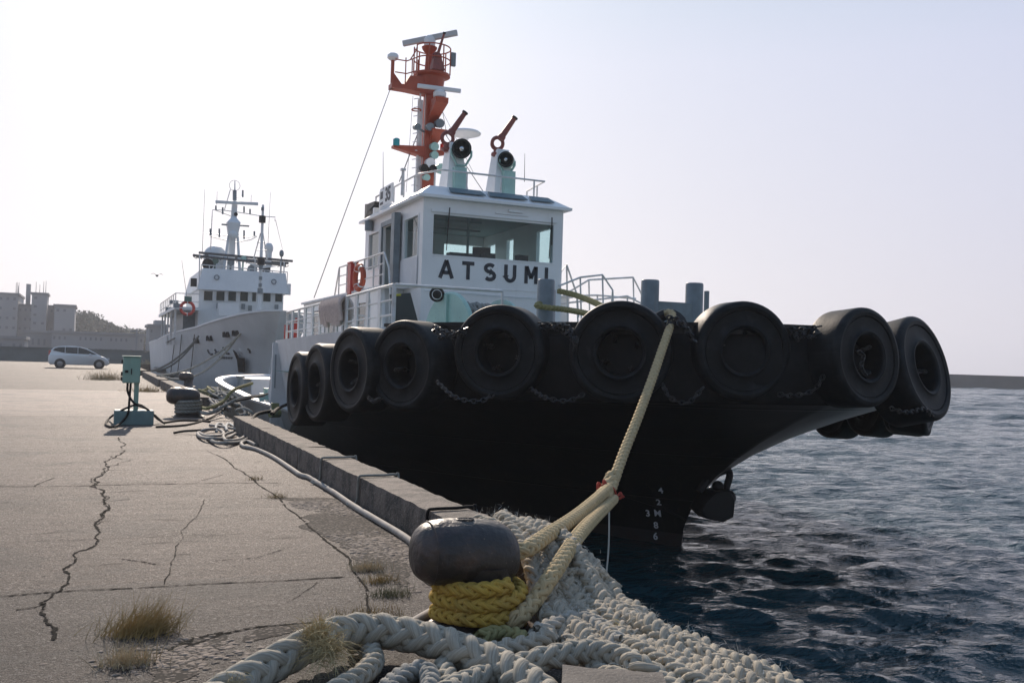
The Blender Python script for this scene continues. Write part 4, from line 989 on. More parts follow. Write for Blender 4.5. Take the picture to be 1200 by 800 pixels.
# side arm with its own rail and dome
a0, a1 = mp_(457, 104), mp_(496, 107); t0, t1 = mp_(458, 99), mp_(496, 93)
s = MB(); s.loft([[(a0[0], MY-.18, a0[2]), (a0[0], MY+.18, a0[2]), (a0[0], MY+.18, a0[2]+.14), (a0[0], MY-.18, a0[2]+.14)], [(a0[0]+.4, MY-.2, a0[2]), (a0[0]+.4, MY+.2, a0[2]), (a0[0]+.4, MY+.2, a0[2]+.14), (a0[0]+.4, MY-.2, a0[2]+.14)],
                 [(a0[0]+.55, MY-.22, a0[2]), (a0[0]+.55, MY+.22, a0[2]), (a0[0]+.55, MY+.22, a0[2]+.42), (a0[0]+.55, MY-.22, a0[2]+.42)], [(mx, MY-.22, a0[2]-.05), (mx, MY+.22, a0[2]-.05), (mx, MY+.22, a0[2]+.45), (mx, MY-.22, a0[2]+.45)]])
s.cyl((a0[0]+.06, MY, a0[2]), (a0[0]+.06, MY, a0[2]+.85), .055, n=8); s.prism([(a0[0]+.1, MY, a0[2]+.14), (a0[0]+.4, MY, a0[2]+.14), (a0[0]+.1, MY, a0[2]+.5)], (0, .03, 0))
for hh in (.5, .9):
    s.tube([(a0[0]+.1, MY-.15, a0[2]+hh*.95), (a0[0]+.45, MY-.15, a0[2]+hh*.95), (mx-.5, MY-.15, a0[2]+hh*1.0+.1)], .018, 6)
for x in (.42, .62, .8): s.cyl((a0[0]+x, MY-.15, a0[2]+.1), (a0[0]+x, MY-.15, a0[2]+.95), .018, n=6)
s.tube([(a0[0]+.55, MY-.15, a0[2]+.9), (a0[0]+.75, MY-.1, a0[2]+1.25), (mx-.45, MY, a0[2]+1.35)], .018, 6)
s.build('side_arm', ORANGE, mast, 40)
s = MB(); c = np.array((a0[0]+.06, MY, a0[2]+.85)); s.lathe([(.08, 0), (.14, .04), (.17, .07), (.165, .16), (.13, .2), (.01, .21)], c, (0, 0, 1), 16); s.build('gps_dome', WHITE, mast, 40)
# top: radar scanner on its turning unit, small monitor, panel aerial
s = MB(); s.cyl((px_-.12, MY, zp), (px_-.1, MY, zp+.72), .12, .1, 12); s.lathe([(.1, .6), (.22, .76), (.24, .82), (.02, .83)], (px_-.1, MY, zp), (0, 0, 1), 14); s.build('radar_post', ORANGE, mast, 40)
s = MB(); s.lathe([(.12, 0), (.17, .06), (.18, .26), (.12, .36), (.02, .38)], (px_-.1, MY, zp+.8), (0, 0, 1), 16); ru = s.build('radar_unit', WHITE, mast, 40)
e0, e1 = gy(472, 51.5, MY+.42), gy(536, 38.5, MY-.42); s = MB(); s.bar(e0, e1, .12, .17); s.build('radar_scanner', mat('scanner_grey', (.52, .53, .53), .4), mast, 30, .02)
def small_monitor():
    b = gy(512, 67, MY-.4); s = MB(); s.loft([ring_(b[0], MY-.4, zp+.01, .2, .2), ring_(b[0], MY-.4, zp+.5, .09, .09)]); s.torus(b, (0, 1, .1), .12, .04, 18, 6); t_ = gy(521, 38, MY-.6); s.cyl(b, t_, .05, .03, 8)
    o = s.build('fire_monitor', BRICK, mast, 40); q_ = MB(); q_.cyl(t_-(t_-b)*.07, t_, .045, n=8); q_.build('muzzle', BLACK, o) if False else q_.build('muzzle', BLACK, mast)
small_monitor()
s = MB(); c = mp_(531, 70, -.2); s.obox(c, (.16, .1, .42)); s.build('panel_aerial', GREYP, mast, None, .02)
s = MB(); c = mp_(515, 120, -.55); c2 = mp_(512, 143, -.2)
s.loft([[(c[0]-.2, c[1]-.25, c[2]+.1), (c[0]+.2, c[1]-.25, c[2]+.1), (c[0]+.2, c[1]+.2, c[2]+.1), (c[0]-.2, c[1]+.2, c[2]+.1)], [(c[0]-.2, c[1]-.22, c[2]-.05), (c[0]+.2, c[1]-.22, c[2]-.05), (c[0]+.2, c[1]+.25, c[2]-.1), (c[0]-.2, c[1]+.25, c[2]-.1)],
        [(mx-.1, MY-.25, c2[2]), (mx+.16, MY-.25, c2[2]), (mx+.16, MY-.1, c2[2]-.1), (mx-.1, MY-.1, c2[2]-.1)]]); s.build('bracket', ORANGE, mast, 30)
s = MB(); s.lathe([(.1, 0), (.19, .05), (.2, .18), (.12, .28), (.02, .3)], c+np.array((0, 0, .1)), (0, 0, 1), 16); s.build('radar_unit', WHITE, mast, 40)
e0, e1 = gy(489, 100.5, MY-.5), gy(540, 107, MY-.75); s = MB(); s.bar(e0, e1, .1, .12); s.build('radar_scanner', mat('scanner_white', (.7, .71, .72), .4), mast, 30, .02)
# yard with side lamps, lamp shelf
g0, gr = mp_(461, 171, -.1), mp_(500, 176, -.1)
s = MB(); s.loft([[(g0[0], MY-.12, g0[2]-.04), (g0[0], MY+.12, g0[2]-.04), (g0[0], MY+.12, g0[2]+.03), (g0[0], MY-.12, g0[2]+.03)], [(mx-.1, MY-.18, gr[2]-.22), (mx-.1, MY+.18, gr[2]-.22), (mx-.1, MY+.18, gr[2]+.1), (mx-.1, MY-.18, gr[2]+.1)]])
g1 = mp_(523, 178, -.1); s.loft([[(mx, MY-.15, g1[2]-.2), (mx, MY+.15, g1[2]-.2), (mx, MY+.15, g1[2]+.05), (mx, MY-.15, g1[2]+.05)], [(g1[0], MY-.1, g1[2]-.08), (g1[0], MY+.1, g1[2]-.08), (g1[0], MY+.1, g1[2]), (g1[0], MY-.1, g1[2])]])
s.build('yard', ORANGE, mast, None)
for pxy, mm in (((464.5, 167), GREENL), ((519.5, 173), REDL)):
    c = mp_(*pxy, -.1); s = MB(); s.lathe([(.08, -.1), (.1, -.09), (.1, .1), (.05, .13)], c, (0, 0, 1), 14); s.build('side_lamp', mm, mast, 40)
for px, py, w_, m_ in ((514, 145, .14, GREYP), (503, 149, .12, GREYP), (488, 149, .1, GREYP), (508, 172, .13, GREEN), (508, 182, .12, GREEN), (496, 197, .12, BLACK), (506, 198, .12, BLACK), (515, 198, .16, GREEN), (503, 191, .15, WHITE), (499, 208, .1, GREEN)):
    c = mp_(px, py, -.32); s = MB(); s.cyl(c-np.array((0, .14, .02)), c+np.array((0, .14, .02)), w_, w_*.8, 12); s.bar(c, (mx, MY, c[2]-.1), .05, .05); s.build('mast_lamp', m_, mast, 40)
sh = mp_(510, 154, -.4); s = MB(); s.loft([ring_(mx+.1, MY-.1, sh[2]-.35, .1, .1), ring_(sh[0]+.1, MY-.35, sh[2], .22, .2), ring_(sh[0]+.1, MY-.35, sh[2]+.05, .24, .22)]); s.build('lamp_shelf', ORANGE, mast, None)
c = mp_(488, 129, -.1); s = MB(); s.torus(c, (0, 0, 1), .14, .02, 16, 6); s.build('hoop', ORANGE, mast)
# whip aerials and stays
for (x0, y0, x1, y1, Y, r_) in ((449, 222, 449, 178, 25, .012), (614.5, 213, 615, 180, 24, .012), (654, 322, 655, 292, 26, .015)):
    s = MB(); s.cyl(gy(x0, y0, Y), gy(x1, y1, Y), r_, r_*.5, 5); s.build('whip_aerial', WIRE, tug)
for a, b, r_ in ((mp_(457.5, 104), gx(368, 349, 5.2), .012), (mp_(489, 158), mp_(468, 213), .016), (mp_(484, 113), mp_(476, 225), .007), (mp_(518, 127), mp_(524, 160), .009), (mp_(517, 150), mp_(566, 224), .012), (mp_(512, 118), gy(556, 205, 26), .006)):
    s = MB(); s.cyl(a, b, r_, n=5); s.build('stay_wire', WIRE, tug)

# ---- foredeck: bitts, winch, fairlead
def hbitt(p, q, name='tow_bitt', r=.17, zt=2.9):
    s = MB(); p = np.array((*p, 0.)); q = np.array((*q, 0.))
    for c in (p, q):
        s.lathe([(r, 1.12), (r, zt-.03), (r*.93, zt), (.01, zt+.005)], (c[0], c[1], 0), (0, 0, 1), 28)
    s.bar(p+np.array((0, 0, 2.42)), q+np.array((0, 0, 2.42)), .22, .36)
    return s.build(name, GREYP, tug, 30, .006)
B1, B2, BA = gy(761.5, 350, 14), gy(813.5, 350, 14), gy(639.5, 350, 14.2)
hbitt(B1[:2], B2[:2], r=.155, zt=gy(761, 328, 14)[2]); hbitt(BA[:2], (BA[0]+.95, BA[1]+1.9), r=.145, zt=gy(640, 327.5, 14.2)[2])
s = MB(); p = gy(828, 350, 15); s.cyl((p[0], 15, 1.1), (p[0], 15, gy(828, 341, 15)[2]), .05, n=8); s.build('pipe_post', GREYP, tug)
wc = gy(525, 392, 18.3); wz = 2.0
wr = empty('winch', wc) if False else None
s = MB(); axw = unit((1, .25, 0)); c0 = np.array((wc[0], wc[1], wz))
s.lathe([(.02, -.03), (.84, -.03), (.88, .0), (.88, .04), (.84, .06), (.6, .06), (.12, .06)], c0, axw, 40); s.lathe([(.12, 0), (.12, 1.4)], c0, axw, 20)
s.lathe([(.12, .0), (.8, .0), (.8, .06), (.02, .06)], c0+axw*1.3, axw, 40)
for k in range(5):
    a, b, d = frame(axw); t = 2*math.pi*k/5+.3; e = c0-axw*.05+(a*math.cos(t)+b*math.sin(t))*.82; s.bar(c0-axw*.06, e, .07, .06, tuple(axw))
s.box(wc[0]-.2, wc[0]+1.6, wc[1]-.5, wc[1]+.6, 1.12, 1.5)
win = s.build('winch', GREEN, tug, 35)
V, F = merge([braid([c0+axw*(.1+.27*k)+ (np.array(frame(axw)[0])*math.cos(t)+np.array(frame(axw)[1])*math.sin(t))*.58 for t in np.linspace(0, 2*math.pi, 26)], .13, 8, step=9) for k in range(5)])
np_mesh('wound_rope', V, F, ROPEG, win)
s = MB(); c = gy(512, 345, 18.5); s.lathe([(.05, -.03), (.09, -.02), (.09, .02), (.05, .03)], c, (-.3, -1, 0), 20); s.torus(c, (-.3, -1, 0), .13, .028, 20, 6)
s.build('hose_wheel', BLACK, tug, 40)
fl = gy(788, 372, 10.9); s = MB(); s.torus((fl[0], fl[1]+.1, 2.0), (-.35, -1, 0), .2, .08, 20, 8); s.build('fairlead', BLACK, tug)
s = MB(); s.box(7.2, 9.2, 21.9, 21.98, 1.3, 1.5); s.cyl((9.4, 21.8, 2.4), (9.4, 21.8, 2.6), .1, n=10); s.build('wall_fitting', GREYP, tug, None)
# draught marks: laid on the plating where it stands
def on_hull(px, py):
    d = sight(px, py).normalized(); hit = HBVH.ray_cast(Vector((0, 0, CAM_Z)), d); return hit[0], hit[1]
dm = empty('x') ; bpy.data.objects.remove(dm)
marks = []
for ch, px, py in (('4', 774.5, 574), ('2', 772, 588), ('3', 759.5, 601), ('M', 771, 601), ('8', 769, 615), ('6', 768.5, 628), ('4', 767.5, 641)):
    p, n = on_hull(px, py)
    if p is None: continue
    n = n if n.y < 0 else -n
    t = text_mesh('draught_mark', ch, .17, MARK, .003, .003, 1, hull); xd = Vector((n.y, -n.x, 0)).normalized(); xd = xd if xd.x > 0 else -xd
    t.matrix_local = face_mat(p+n*.012, xd, n, hull)
# anchor slung under the stem
AY = 12.55
ap = lambda px, py: gy(px, py, AY)
s = MB(); s.prism([tuple(ap(a, b)) for a, b in ((822, 600), (828, 588), (840, 576), (856, 574), (862, 586), (860, 606), (848, 612), (836, 609))], (.05, .42, 0))
s.ball(ap(862, 585)+np.array((0, .2, 0)), .13, 12, 8); s.prism([tuple(ap(a, b)) for a, b in ((822, 601), (829, 608), (842, 611), (836, 601))], (.05, .34, 0))
an = s.build('anchor', BLACK, tug, 30, .02)
s = MB(); s.tube(smooth_path([tuple(ap(*q)+np.array((0, .2, 0))) for q in ((828, 578), (838, 564), (852, 555), (861, 553), (864, 558), (861, 570), (856, 584))], 6), .06, 10); s.ball(ap(850, 572)+np.array((0, .2, 0)), .1, 10, 6); s.build('shank', BLACK, an)

# ---- tyres hung round the bow: each a thing of its own
def tyre_template():
    root = empty('tyre_fender')
    s = MB(); W = .27; prof = [(.29, -W+.04), (.3, -W+.012), (.315, -W), (.335, -W-.004), (.345, -W+.006), (.352, -W+.012), (.37, -W+.02), (.42, -W+.03), (.48, -W+.028), (.525, -W+.02), (.532, -W+.03), (.54, -W+.008), (.585, -W-.006), (.615, -W+.002), (.636, -W+.014), (.65, -W+.036), (.656, -W+.07)]
    prof += [(.655, z) for z in (-.07, -.068, 0, .07)]; back = [(r, -z) for r, z in prof[::-1] if abs(z) > .1]
    inner = [(.29, W-.04), (.285, .1), (.3, 0), (.285, -.1), (.29, -W+.04)]
    full = prof+back+inner
    s.lathe(full, (0, 0, 0), (0, 0, 1), 56, (False, False)); s.build('tyre', RUBBER, root, 28)
    s = MB(); s.lathe([(.31, .16), (.02, .16)], (0, 0, 0), (0, 0, 1), 30, (False, False)); s.build('backing_disc', BLACK, root)
    s = MB()
    for a in (.6, 2.3, 3.9, 5.4):
        e = np.array((math.cos(a), math.sin(a), 0)); chain_mb(s, [e*.24+np.array((0, 0, .1)), e*.2+np.array((0.02, 0.03, -.05)), e*.25+np.array((0, 0, -.13))], .075, .011)
    s.build('chain', STEEL, root, 60)
    return root
TY = [('edge-on tyre fender at the far left end of the row, next to the kerb', 345, 455, 87, 16.2, 3.2, 88, -1), ('second tyre fender from the left, narrow and nearly edge-on', 368, 448, 92, 15.7, 3.33, 84, 0),
      ('third tyre fender from the left, leaning, below the white railing', 408.5, 433, 101, 14.3, 3.5, 76, 0), ('tyre fender directly below the dark doorway panel, fourth from the left', 469, 428, 107, 13.2, None, 63, 0),
      ('tyre fender beneath the ship name, in front of the green winch', 583, 412.5, 112, 12.1, None, 42, 1), ('large tyre fender just left of the yellow mooring line', 726, 413, 122, 10.95, None, 36, 2),
      ('large tyre fender just right of the yellow mooring line, below the twin bitts', 873, 411, 117, 10.15, None, 15, 1), ('tyre fender at the nose of the bow over the sea, with a loose chain inside', 1019, 418, 118, 9.62, None, -9, -5), ('rightmost tyre fender, tilted and standing out over the open water', 1087, 430, 126, 10.0, None, -20, -14)]
tt = tyre_template(); first = True
def place_tyre(label, c, dia, ang, tilt, spin):
    global first
    o = tt if first else copy_tree(tt); first = False
    n = Vector((-math.sin(R(ang))*math.cos(R(tilt)), -math.cos(R(ang))*math.cos(R(tilt)), -math.sin(R(tilt))))
    o.rotation_euler = (Matrix.Rotation(0, 3, 'Z') @ (-n).to_track_quat('Z', 'Y').to_matrix() @ Matrix.Rotation(spin, 3, 'Z')).to_euler()
    k = dia/1.31; o.scale = (k, k, k); o.location = Vector(c)+(-n)*.27*k
    return tag(o, label, 'tyre', 'tyre fenders hung round the tug bow')
for i, (lab, px, py, dpx, Y, X, ang, tilt) in enumerate(TY):
    c = gx(px, py, X) if X else gy(px, py, Y); dep = (Vector(c)-Vector((0, 0, CAM_Z))) @ fw
    place_tyre(lab, c, dpx*dep/1120, ang, tilt, i*.7)
for i, (d, Y, z, ang) in enumerate(((2.72, 10.85, 1.22, -36), (4.15, 12.15, 1.1, -44), (5.05, 13.2, 1.0, -65), (5.55, 14.6, .86, -80), (5.8, 15.9, .72, -86))):
    place_tyre(['tyre fender mostly hidden behind the rightmost one, its dark edge low on the right', 'tyre showing only as a dark curve under the rightmost tyre', 'dark tyre bottom hanging under the nose tyre, right of the pale hull flare',
                'dark tyre bottom peeping out below the pale hull flare', 'lowest dark tyre bottom beneath the hull flare, furthest from the nose'][i], (XC+d, Y, z), 1.34, ang, 4, i*.9)
# chains slung between the tyres
def chain_thing(pts, label, link=.085, wire=.0115, doubles=1):
    s = MB(); P = smooth_path([tuple(p) for p in pts], 6)
    o = None
    for k in range(doubles):
        s = MB(); chain_mb(s, [np.asarray(p)+RNG.normal(0, .03, 3)*(k > 0)+np.array((0, -.02*k, -.07*k)) for p in P], link, wire)
        if k == 0: o = tag(s.build('chain', STEEL, None, 60, loc=tuple(P[0])), label, 'chain', 'chains slung between the tyre fenders')
        else: s.build('chain_loop', STEEL, o, 60)
CH = [([(508, 383, 12.4), (530, 390, 12.0), (548, 384, 11.9)], 'chain over the bulwark between the fourth tyre and the tyre below the ship name', 2), ([(512, 447, 12.1), (535, 466, 11.6), (562, 470, 11.4), (578, 462, 11.4)], 'slack chain hanging low left of the tyre below the ship name', 1),
      ([(630, 380, 11.9), (655, 380, 11.6), (668, 384, 11.4), (672, 400, 11.2)], 'chain over the bulwark left of the large tyre by the mooring line', 2), ([(622, 455, 11.4), (640, 466, 11.0), (665, 470, 10.8), (684, 462, 10.7)], 'slack chain hanging below left of the large tyre', 1),
      ([(782, 372, 10.6), (795, 374, 10.5), (812, 392, 10.3)], 'chain lying over the bulwark at the mooring line fairlead', 2), ([(776, 450, 10.3), (786, 466, 10.1), (806, 472, 10.0), (824, 454, 9.95)], 'slack chain hanging just right of the mooring line', 1),
      ([(914, 382, 10.2), (938, 386, 9.95), (962, 382, 9.75)], 'chain across the bulwark top left of the nose tyre', 2), ([(912, 462, 10.0), (935, 463, 9.75), (955, 456, 9.6), (965, 440, 9.5)], 'slack chain under the bow left of the nose tyre', 1),
      ([(1006, 412, 9.45), (1012, 416, 9.45), (1009, 430, 9.45), (1015, 440, 9.45)], 'short loose chain dangling inside the nose tyre', 1), ([(1043, 478, 9.6), (1062, 483, 9.6), (1084, 479, 9.7), (1092, 488, 9.8)], 'chain drooping under the rightmost tyre', 1),
      ([(432, 466, 13.3), (438, 470, 13.2), (446, 467, 13.1)], 'short chain end between the third and fourth tyres', 1)]
for pts, lab, n in CH: chain_thing([gy(*p) for p in pts], lab, doubles=n)

# things kept on the tug
s = MB(); c = gx(421, 325, LX0-.1); s.torus(c, (1, .1, 0), .31, .075, 36, 12); lb = s.build('lifebuoy', LIFER, None, 60, loc=tuple(c)); tag(lb, 'orange lifebuoy hung on the upper rail beside the red box', 'lifebuoy')
s = MB()
for k in range(4):
    t = k*math.pi/2+.78; p = Vector(c)+Vector((0, math.cos(t)*.31, math.sin(t)*.31)); s.torus(p, (0, -math.sin(t), math.cos(t)), .08, .02, 14, 6)
s.build('white_band', WHITE, lb)
s = MB(); c = gx(413, 327, LX0-.02); s.obox(c, (.2, .34, .85)); s.obox(c+np.array((0, 0, .45)), (.24, .4, .05)); tag(s.build('equipment_box', RED, None, 30, .015, loc=tuple(c)), 'red fire equipment box on the upper deck behind the lifebuoy', 'box')
rb_ = MB()
for k in range(15):
    y = 17.9+k*.115; l = random.uniform(.42, .55); rb_.tube(smooth_path([(4.24, y, 2.62-l), (4.2, y+.02, 2.5), (4.3, y+.04, 2.63), (4.42, y+.03, 2.5), (4.44, y+.05, 2.66-l)], 5), .05, 6)
tag(rb_.build('rope_bundle', mat('bundle_rope', (.66, .54, .48), .95, col2=(.5, .4, .35), scale=20), None, 60, loc=(4.3, 18.7, 2.1)), 'pinkish bundle of ropes draped over the tug side railing', 'rope')
V, F = braid([gy(655, 341, 13.9), gy(675, 346, 13.4), gy(700, 356, 12.4), gy(716, 366, 11.9), gy(735, 380, 11.6)], .047, 8); tag(np_mesh('tow_line', V, F, OLIVE, None, loc=tuple(gy(655, 341, 13.9))), 'upper olive tow line running from the left bitt over the bow', 'rope', 'olive tow lines on the foredeck')
V, F = braid([BA+np.array((.15, .12, -.02)), gy(629, 357.5, 14.05), gy(640, 360, 13.9), gy(665, 363, 13.5), gy(690, 368, 12.6), gy(712, 376, 11.9)], .047, 8); tag(np_mesh('tow_line', V, F, OLIVE, None, loc=tuple(gy(630, 358, 13.95))), 'lower olive tow line wrapped round the left grey bitt', 'rope', 'olive tow lines on the foredeck')
# rubber fender between quay and hull
s = MB(); s.lathe([(.02, -1.6), (.3, -1.6), (.34, -1.5), (.34, 1.5), (.3, 1.6), (.02, 1.6)], (3.2, 14.6, -.3), (0, 1, 0), 20); tag(s.build('quay_fender', RUBBER2, None, 40, loc=(3.2, 14.6, -.3)), 'grey black rubber fender squeezed between the kerb and the tug hull', 'fender')

SHIPW = mat('patrol_ship_paint', (.74, .765, .78), .42, col2=(.66, .685, .7), scale=.8, streak=((.34, .27, .2), .22), bump=.04, bscale=3)
# ------------------------------------------------------------------ patrol ship moored astern of the tug
SXC = 8.3
ship = tag(empty('patrol_ship', (SXC, 66, -1.5)), 'white patrol ship with tall lattice mast moored behind the tug', 'ship')
ST = spl([(0, 48), (.75, 48.5), (1.5, 49.8), (2.2, 52), (2.75, 54.5), (3.2, 57.5), (3.7, 61.5), (4.1, 66), (4.3, 72), (4.3, 80), (4.2, 88), (3.6, 94), (0, 95)])
SW = spl([(0, 52), (.35, 53), (.8, 54.5), (1.35, 56.5), (1.9, 59), (2.5, 62), (3.1, 65), (3.6, 69), (3.9, 74), (4, 80), (3.8, 88), (3.2, 93), (0, 94)])
def s_out(z):
    w = min(1, max(0, (z+1.5)/5))**1.35; return SW+(ST-SW)*w
sT = lambda Y: float(np.interp(Y, [48, 52, 57, 66, 74, 95], [3.7, 3.35, 2.95, 2.6, 2.3, 2.2]))
rings = []
for t in (-.1, 0, .12, .25, .4, .55, .7, .85, 1):
    h = []
    for i in range(len(ST)):
        z = -1.5+(sT(ST[i, 1])+1.5)*t; o = s_out(z)[i]; h.append((max(o[0], 0), o[1], z))
    rings.append([(SXC-d, y, z) for d, y, z in h]+[(SXC+d, y, z) for d, y, z in h[-2:0:-1]])
hb2 = MB(); hb2.loft(rings, True, (True, False)); shull = hb2.build('hull', SHIPW, ship, 50)
SBVH = BVHTree.FromPolygons([Vector(v) for v in hb2.v], hb2.f)
def on_ship(px, py):
    h = SBVH.ray_cast(Vector((0, 0, CAM_Z)), sight(px, py).normalized()); return (h[0], h[1]) if h[0] is not None else (Vector(gy(px, py, 56)), Vector((-.5, -.8, -.2)))
s = MB(); L = []
for i in range(len(ST)):
    z = sT(ST[i, 1]); o = s_out(z)[i]; d = max(o[0], .001); L.append([(SXC-d-.02, o[1]-.02, z-.06), (SXC-d-.02, o[1]-.02, z+.04), (SXC-d+.12, o[1], z+.04), (SXC-d+.12, o[1], z-.06)])
s.loft(L); s.build('bulwark_cap', SHIPW, ship, None)
s = MB(); s.loft([[(SXC-max(s_out(1.6)[i, 0]-.05, .01), s_out(1.6)[i, 1], 1.7), (SXC+max(s_out(1.6)[i, 0]-.05, .01), s_out(1.6)[i, 1], 1.7)] for i in range(len(ST))], False, (False, False)); s.build('deck', DECKG, ship, None)
# bridge
SY = 62.
x0, x1 = gy(233, 350, SY)[0], gy(332, 350, SY)[0]; zw0, zw1 = 1.7, gy(283, 342, SY)[2]; zt1 = gy(283, 317, SY)[2]
holes = []
for a, b in ((238.5, 249.5), (253, 263.5), (267, 277), (281, 291), (295, 300.5), (308, 317.5), (322, 331)):
    dy = 1720/1e5*(a-240); holes.append((gy(a, 346, SY)[0], gy(b, 346, SY)[0], gy(a, 352.3+dy, SY)[2], gy(a, 340.6+dy, SY)[2]))
s = MB(); panel(s, 'y', SY, SY+.1, x0, x1, zw0, zw1, []); s.box(x0, x0+.1, SY+.11, SY+9, zw0, zw1); s.box(x1-.1, x1, SY+.11, SY+9, zw0, zw1); s.build('bridge', SHIPW, ship, None)
for h in holes:
    s = MB(); s.box(h[0], h[1], SY-.03, SY-.003, h[2], h[3]); wo = s.build('window', SHIPGLASS, ship, None)
    s = MB(); s.tube([(h[0], SY-.03, h[2]), (h[1], SY-.03, h[2]), (h[1], SY-.03, h[3]), (h[0], SY-.03, h[3])], .04, 5, closed=True); s.build('window_frame', SHIPW, wo)
tx0, tx1 = gy(237.5, 320, SY)[0], gy(334.5, 322, SY)[0]; bx0, bx1 = gy(230, 342, SY)[0], gy(336.5, 346, SY)[0]
s = MB(); s.loft([[(bx0, SY-.45, zw1), (bx1, SY-.45, zw1), (bx1, SY+9, zw1), (bx0, SY+9, zw1)], [(tx0, SY-.1, zt1), (tx1, SY-.1, zt1), (tx1, SY+9, zt1), (tx0, SY+9, zt1)]]); s.build('bridge_fascia', SHIPW, ship, None)
for px in (254, 321):
    s = MB(); c = gy(px, 325+(px-254)*.075, SY-.34); s.torus(c, (0, 1, 0), .14, .035, 16, 6); s.build('vent_ring', GREYP, ship)
s = MB(); a, b = gy(256, 355, SY-2), gy(279, 371, SY-2); s.box(a[0], b[0], SY-2.4, SY-1.6, b[2], a[2]); s.build('deck_locker', SHIPW, ship, None)
for px, py in ((256, 358), (285, 359), (293, 361), (324, 360)):
    s = MB(); c = gy(px, py, SY-.1); s.obox(c, (.22, .1, .34)); s.build('wall_fitting', GREYP, ship, None)
# flying bridge: rails and awning spars
def rail_seg(y0, y1, pa, pb, name, n=0, r=.035, m=RAILW, drop=None):
    s = MB(); a, b = gy(*pa, y0), gy(*pb, y1); s.tube([a, b], r, 6)
    for k in range(n):
        q = a+(b-a)*k/(n-1); s.cyl(q, q-np.array((0, 0, drop)), r*.8, n=5)
    s.build(name, m, ship)
rail_seg(SY, SY, (236, 310), (337, 319), 'bridge_rail', 12, .035, RAILW, .7)
DSP = mat('awning_spar', (.1, .1, .1), .6)
for k, (pa, pb) in enumerate((((226, 299), (335, 311)), ((233, 296), (343, 306)), ((240, 299), (330, 310)), ((252, 301), (338, 308.5)), ((230, 301), (290, 303)))):
    rail_seg(SY+.3+k*1.1, SY+.3+k*1.1, pa, pb, 'awning_spar', 0, .085, DSP)
for px in (227, 234, 241, 248, 258, 268, 278, 290, 300, 310, 320, 330, 338):
    s = MB(); a = gy(px, 300.5+(px-226)*.1, SY); s.cyl(a, a+np.array((.6, 5, .35)), .03, n=5); s.build('awning_spar', DSP, ship)
for px, y0 in ((234, 298), (236.5, 318), (329, 306), (333, 307), (299, 303)):
    s = MB(); s.cyl(gy(px, y0, SY), gy(px-.6, 335, SY), .04, n=5); s.build('awning_post', RAILW, ship)
# masts
SMY = 64.5; sp = lambda px, py, d=0: gy(px, py, SMY+d)
s = MB(); b, t = sp(269.5, 320), sp(275, 238); s.loft([ring_(b[0], SMY, b[2], .22, .25), ring_(t[0], SMY, t[2], .16, .18)]); s.cyl(t, sp(275.3, 212), .07, .03, 8)
for a, c in (((262, 318), (270, 262)), ((281, 318), (277.5, 262))): s.cyl(sp(*a, -.8), sp(*c), .1, .08, 8)
sm = s.build('mast', SHIPW, ship, 40)
for (a, b, w, d) in (((252.5, 236.5), (302.5, 239), .28, -.4), ((259.5, 263), (292, 265), .14, -.5)):
    s = MB(); s.bar(sp(*a, d), sp(*b, d), .14, w*.7); s.build('radar_scanner', SHIPW if w > .2 else GREYP, sm, 30, .03)
s = MB(); s.loft([ring_(t[0]-.1, SMY-.5, sp(270, 276)[2], .3, .3), ring_(t[0]-.1, SMY-.5, sp(270, 262)[2], .42, .4), ring_(t[0]-.05, SMY-.3, sp(270, 254)[2], .1, .1)]); s.build('radar_platform', SHIPW, sm, None, .05)
s = MB(); s.ball(sp(273, 275, -.7), .3, 14, 8); s.build('mast_dome', SHIPW, sm)
for pts in ([(248.5, 254), (249, 246), (262, 246.5), (274, 248), (290, 250.5), (308, 253.5), (322.5, 254.5), (322, 259)], [(242, 273), (262, 275.5), (275, 277), (292, 278), (300, 276)], [(252, 246), (270, 253)], [(246, 277), (262, 281), (276, 284), (294, 281), (301, 277)],
            [(248.5, 254), (246.5, 300)], [(270, 222), (263, 246)], [(278, 231), (283.5, 231), (284, 225)]):
    s = MB(); s.tube([sp(*p) for p in pts], .03, 5); s.build('yard', RAILW, sm)
for px, y0, y1 in ((246.5, 268, 276), (257, 268, 278), (286, 270, 280), (298, 271, 276), (253, 241, 246), (261, 243, 251), (286, 242, 249), (293, 245, 251), (284.5, 223, 231)):
    s = MB(); s.cyl(sp(px, y0), sp(px, y1), .06, n=6); s.build('aerial', GREYP, sm)
s = MB(); s.torus(sp(275, 217.5), (0, 1, 0), .34, .014, 28, 5); s.build('loop_aerial', WIRE, sm)
s = MB(); s.cyl(sp(275, 223), sp(275, 235), .13, n=8); s.build('mast_lamp', GREYP, sm); s = MB(); s.ball(sp(276.5, 251, -.25), .13, 10, 6); s.build('mast_lamp', BLACK, sm)
s = MB(); fy = 58.; a, b = gy(303, 378, fy), gy(308.3, 240, fy); s.cyl((a[0], fy, 1.7), b, .13, .07, 10); f2 = s.build('signal_mast', SHIPW, ship)
for q in (((297, 304), (305.5, 273)), ((313, 304), (308, 272)), ((300, 293), (312, 293)), ((301.5, 284), (310.5, 284))):
    s = MB(); s.cyl(gy(*q[0], fy+.4), gy(*q[1], fy), .035, n=5); s.build('mast_strut', RAILW, f2)
for py, r_ in ((257, .2), (245, .09), (306, .22), (313, .12), (326, .1), (334, .1), (341, .16)):
    s = MB(); c = gy(305.5+(320-py)*.03, py, fy-.15); s.cyl(c-np.array((0, 0, r_)), c+np.array((0, 0, r_)), r_, n=10); s.build('mast_lamp', BLACK if py in (257, 306) else GREYP, f2, 40)
